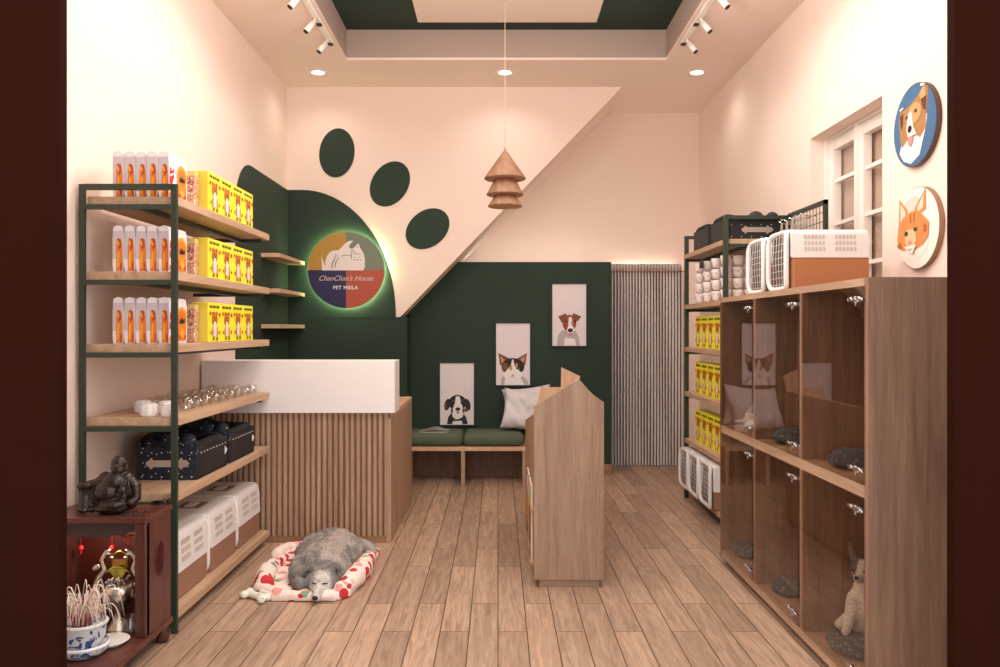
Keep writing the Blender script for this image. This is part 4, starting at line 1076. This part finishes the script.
# white platter below
tag(MB().lathe([(0,.0),(.05,0),(.075,.018),(.072,.021),(.045,.006),(0,.006)], vx+.045,3.3,.101, n=28).build('offering_dish', WHITE), 'shallow white dish on the altar base beside the planter', 'dish')
# blue and white planter
bx_, by_ = WX(84,3.2), 3.2
POT0 = spots_mat('blue_white_glaze','dfe3ea',['2f4f8a','7a94bc','dfe3ea','4a6aa8','8ea4c8'],38,.5,.2)
POT = mat('blue_white_porcelain','dfe3ea',.2)
_nt = POT.node_tree; _tc = _nt.nodes.new('ShaderNodeTexCoord'); _n = _nt.nodes.new('ShaderNodeTexNoise'); _n.inputs['Scale'].default_value = 26; _n.inputs['Detail'].default_value = 3; _n.inputs['Distortion'].default_value = 1.5
_r = _nt.nodes.new('ShaderNodeValToRGB'); _e = _r.color_ramp.elements; _e[0].position = .52; _e[0].color = rgb('dfe3ea'); _e[1].position = .60; _e[1].color = rgb('34538e')
_nt.links.new(_tc.outputs['Object'], _n.inputs['Vector']); _nt.links.new(_n.outputs['Fac'], _r.inputs['Fac']); _nt.links.new(_r.outputs['Color'], _nt.nodes['Principled BSDF'].inputs['Base Color'])
PRING = mat('porcelain','e8e8ea',.2)
pt = empty('porcelain_planter', (bx_,by_,.10), 'blue and white porcelain planter with a curling white air plant', 'planter')
MB().lathe([(0,.012),(.05,.012),(.062,.03),(.078,.07),(.084,.115),(.088,.122),(.086,.13),(.078,.127),(.074,.11),(0,.105)], bx_,by_,.101, n=32).build('pot', POT, pt)
MB().lathe([(.076,.118),(.089,.12),(.091,.128),(.08,.133)], bx_,by_,.101, n=32).build('pot_rim', PRING, pt)
MB().lathe([(0,0),(.07,0),(.09,.02),(.097,.04),(.092,.046),(.08,.03),(0,.012)], bx_,by_,.101, n=32).build('saucer', POT, pt)
MB().lathe([(.088,.034),(.099,.036),(.1,.044),(.09,.048)], bx_,by_,.101, n=32).build('saucer_rim', PRING, pt)
m = MB(); rnd = random.Random(11)
for i in range(85):
    a = rnd.random()*2*PI; r = .03+.115*rnd.random(); hh = .05+.085*rnd.random(); b0 = .035*rnd.random()
    p0 = Vector((bx_+b0*math.cos(a), by_+b0*math.sin(a), .21)); ts = rnd.uniform(-.7,.7)
    pts = []
    for k in range(8):
        t_ = k/7; rr_ = b0+r*(1.15*t_-.25*t_**3); z = .225+hh*math.sin(t_*PI*.98)*1.1
        pts.append((max(bx_+rr_*math.cos(a+ts*t_), XL+.01), by_+rr_*math.sin(a+ts*t_)*.8, z))
    m.tube(pts, [.0018]*6+[.0013,.0006], n=5)
m.build('tendrils', mat('tendril_white','ead8cc',.6), pt)
m = MB()
for i in range(26):
    a = rnd.random()*2*PI; r = .05*rnd.random()
    m.tube([(bx_+r*math.cos(a),by_+r*math.sin(a),.21),(bx_+1.3*r*math.cos(a),by_+1.3*r*math.sin(a),.25+.03*rnd.random())], .0028, n=5)
for i in range(10): m.ell((bx_+rnd.uniform(-.03,.03),by_+rnd.uniform(-.03,.02),.29+.02*rnd.random()),(.008,.008,.006), u=8, v=6)
m.build('red_stems', mat('stem_red','a03038',.6), pt)
# laughing seated figure
by = 3.47
def B(x, y, dy=0): px, py = 64+x/8.34, 450+y/8.34; return (WX(px,by), by+dy, WZ(py,by))
kk = by/F/8.34
def E(x, y, rx, ry, dy=0, rd=None, rot=None):
    return ('e', B(x,y,dy), (rx*kk, (rd or rx)*kk, ry*kk), rot) if rot is not None else ('e', B(x,y,dy), (rx*kk, (rd or rx)*kk, ry*kk))
BUD = mat('dark_resin','2a1a17',.22,bump=.4,nscale=110,noise=.2)
def T(pts, r): return ('t', [B(*p) for p in pts], [q_*kk for q_ in (r if isinstance(r,(list,tuple)) else [r]*len(pts))])
bud = blob([E(462,140,66,72), E(462,185,58,45,-.008), E(462,150,14,12,-.035), E(398,170,12,34), E(528,175,12,34),
      E(430,285,112,80), E(385,365,118,92,-.012), E(500,300,70,90), E(385,365,20,14,-.065),
      T([(345,260),(290,300),(240,310),(185,315,-.02)],[56,48,38,32]),
      T([(530,260),(600,330),(610,420,-.01),(585,450,-.03)],[52,46,42,36]),
      T([(330,450),(245,385),(185,400),(205,480,-.03)],[66,66,60,46]), E(205,505,50,26,-.04), E(270,505,45,24,-.035),
      E(430,465,130,60,-.01), T([(560,470),(480,500,-.04),(400,505,-.05),(330,500,-.045)],[48,44,36,24]),
      E(500,400,80,80), E(160,320,32,30,-.02), E(400,495,150,42,.0), E(530,340,36,30,-.05), E(230,450,70,60)],
      .0035, 'laughing_figurine', BUD, smooth=1)
tag(bud, 'dark glossy seated laughing monk figurine on top of the altar', 'figurine')
zmin = min((v.co.z for v in bud.data.vertices)); bud.location.z += (at+.001)-zmin
m = MB()
for k in range(5): m.tube([B(350+k*38,450+10*math.sin(k),-.052-.0),B(370+k*36,480,-.06),B(340+k*34,512,-.055)], .0022, n=5)
for k in range(4): m.tube([B(300+k*16,300+k*34,-.052),B(282+k*5,345+k*22,-.05)], .002, n=5)
for k in range(3): m.tube([B(505+k*26,250,-.03),B(545+k*22,330,-.035),B(560+k*18,400,-.03)], .003, n=5)
m.build('robe_fold', BUD, bud, world=True)
m = MB(); m.tube([B(430,178,-.044),B(445,192,-.049),B(462,197,-.05),B(480,192,-.049),B(496,178,-.044)], .002, n=5); m.ell(B(440,135,-.036),(.003,.002,.002),u=8,v=6); m.ell(B(484,135,-.036),(.003,.002,.002),u=8,v=6)
m.build('face_lines', BLACK, bud)

# ------------------------------------------------------------------ dog, its bed and bone
MATM = spots_mat('dog_bed_cloth','f2e0d6',['c8323a','ecb8ac','c02c36','c8323a','7aa088','c8323a','e89c94','d04048'],15,.42,.9)
bed = empty('dog_bed', (-1.0,4.6,0), 'cream dog bed with red and green patches and padded rim under the sleeping dog', 'dog bed')
pad_pts = [(-1.24,4.16),(-1.16,4.10),(-.84,4.10),(-.77,4.16),(-.72,4.55),(-.73,4.95),(-.86,5.12),(-1.33,5.08),(-1.36,4.9),(-1.3,4.4)]
MB().prism(pad_pts, 'z', .001, .045, bev=.014).build('pad', MATM, bed)
blob([('t',[(-1.245,4.26,.05),(-1.275,4.42,.055),(-1.285,4.62,.045),(-1.26,4.75,.04)],[.055,.052,.04,.03])], .010, 'bolster', MATM, bed, smooth=3, disp=.018, dscale=.06)
blob([('t',[(-1.33,4.83,.04),(-1.30,5.0,.035),(-1.2,5.04,.03)],[.04,.04,.03])], .010, 'bolster', MATM, bed, smooth=3, disp=.018, dscale=.05)
blob([('t',[(-.82,4.17,.04),(-.78,4.30,.055),(-.76,4.5,.055),(-.76,4.7,.045),(-.79,4.88,.035)],[.040,.056,.056,.045,.034])], .010, 'bolster', MATM, bed, smooth=3, disp=.018, dscale=.06)
blob([('t',[(-1.26,4.23,.035),(-1.15,4.14,.032),(-1.0,4.11,.026),(-.86,4.12,.03)],[.034,.03,.024,.03])], .01, 'front_hem', MATM, bed, smooth=3)
def dogc(v, n):
    g = Vector((.27,.245,.225)); wht = Vector((.62,.57,.53)); dk = Vector((.085,.08,.08)); pk = Vector((.50,.41,.36))
    t = .5+.5*math.sin(v.x*46+3*math.sin(v.y*17))*math.sin(v.y*23+2*math.sin(v.x*31))
    c = g.lerp(dk, .55*max(0,t-.45)/.55) if t > .45 else g.lerp(pk, .6*(.45-t)/.45)
    d = abs(v.x+.922)
    if v.y < 4.33:                        # head: dark crown and ears, pale mask
        c = c.lerp(dk, .45*max(0,min(1,(4.34-v.y)/.06)))
        k = max(0, min(1, (.060-d)/.02))*max(0, min(1, (4.205-v.y)/.035))
        c = c.lerp(wht, k)
    elif d < .05: c = c.lerp(pk, .5)
    if v.z < .085 and v.y > 4.3: c = c.lerp(pk, .5)
    return (c.x,c.y,c.z,1)
dx0 = -1.0
dog = blob([('e',(-1.0,4.80,.115),(.138,.19,.082)),('e',(-.99,4.62,.115),(.136,.2,.080)),('e',(-.97,4.45,.108),(.125,.15,.074)),
      ('e',(-.94,4.31,.092),(.10,.10,.062)),
      ('e',(-.924,4.215,.088),(.064,.068,.052)),
      ('e',(-.925,4.135,.052),(.034,.075,.030)),('e',(-.926,4.078,.036),(.024,.03,.022)),('e',(-.895,4.17,.052),(.034,.04,.03)),('e',(-.953,4.17,.052),(.034,.04,.03)),
      ('e',(-.862,4.22,.065),(.034,.05,.045)),('e',(-.988,4.22,.065),(.034,.05,.045)),
      ('t',[(-.968,4.245,.12),(-.998,4.24,.146),(-1.02,4.215,.128)],[.026,.024,.010]),('t',[(-.882,4.245,.12),(-.852,4.24,.146),(-.830,4.215,.128)],[.026,.024,.010]),
      ('t',[(-1.07,4.5,.11),(-1.10,4.38,.09),(-1.075,4.26,.068),(-1.04,4.18,.06)],[.058,.048,.038,.032]),('e',(-1.03,4.34,.08),(.06,.07,.045)),
      ('t',[(-.87,4.5,.10),(-.845,4.38,.09),(-.85,4.3,.07)],[.055,.043,.034]),
      ('t',[(-.91,4.80,.10),(-.845,4.70,.09),(-.86,4.6,.075)],[.08,.055,.035]),
      ('t',[(-1.10,4.8,.10),(-1.14,4.68,.09),(-1.12,4.58,.075)],[.075,.052,.035]),
      ('t',[(-.93,4.86,.10),(-.84,4.84,.085),(-.77,4.80,.08),(-.735,4.76,.078)],[.055,.05,.042,.02])],
      .008, 'sleeping_dog', FUR, smooth=2, color=dogc, disp=.02, dscale=.014)
tag(dog, 'fluffy grey dog with white muzzle asleep on the patterned bed', 'dog')
MB().ell((-.926,4.048,.038), (.015,.012,.012)).build('nose', BLACK, dog)
m = MB()
for s_ in (-1,1): m.tube([(-.924+s_*.016,4.132,.083),(-.924+s_*.027,4.137,.084),(-.924+s_*.040,4.150,.082)], .0035, n=6)
m.build('closed_eye', BLACK, dog)
BONE = spots_mat('bone_cloth','ece8da',['9ab890','ece8da','b8c8a0'],28,.3,.9)
tag(blob([('t',[(-1.33,4.17,.035),(-1.215,4.09,.035)],[.024,.024]),('e',(-1.355,4.15,.035),(.03,.028,.026)),('e',(-1.335,4.205,.035),(.03,.028,.026)),('e',(-1.185,4.105,.035),(.03,.028,.026)),('e',(-1.215,4.055,.035),(.03,.028,.026))], .007, 'bone_toy', BONE, smooth=3), 'small cream bone-shaped plush toy on the floor beside the dog bed', 'dog toy')
bt = [o for o in bpy.data.objects if o.name.startswith('bone_toy')][0]
bt.scale = (.8,.8,.8); bt.location = (-.235,.835,.0)
bt.location.z -= .8* min(v.co.z for v in bt.data.vertices)-.0015

# ------------------------------------------------------------------ light from the open shop front
W = bpy.data.worlds.new('world'); SC.world = W; W.use_nodes = True
bg = W.node_tree.nodes['Background']; bg.inputs['Color'].default_value = (1,.95,.905,1); bg.inputs['Strength'].default_value = 2.3
SC.view_settings.view_transform = 'Standard'; SC.view_settings.look = 'None'; SC.view_settings.gamma = 1; SC.view_settings.exposure = -.08
SC.view_settings.use_curve_mapping = False
SC.cycles.use_denoising = True
SC.cycles.max_bounces = 8; SC.cycles.diffuse_bounces = 5; SC.cycles.transparent_max_bounces = 16; SC.cycles.sample_clamp_indirect = 4
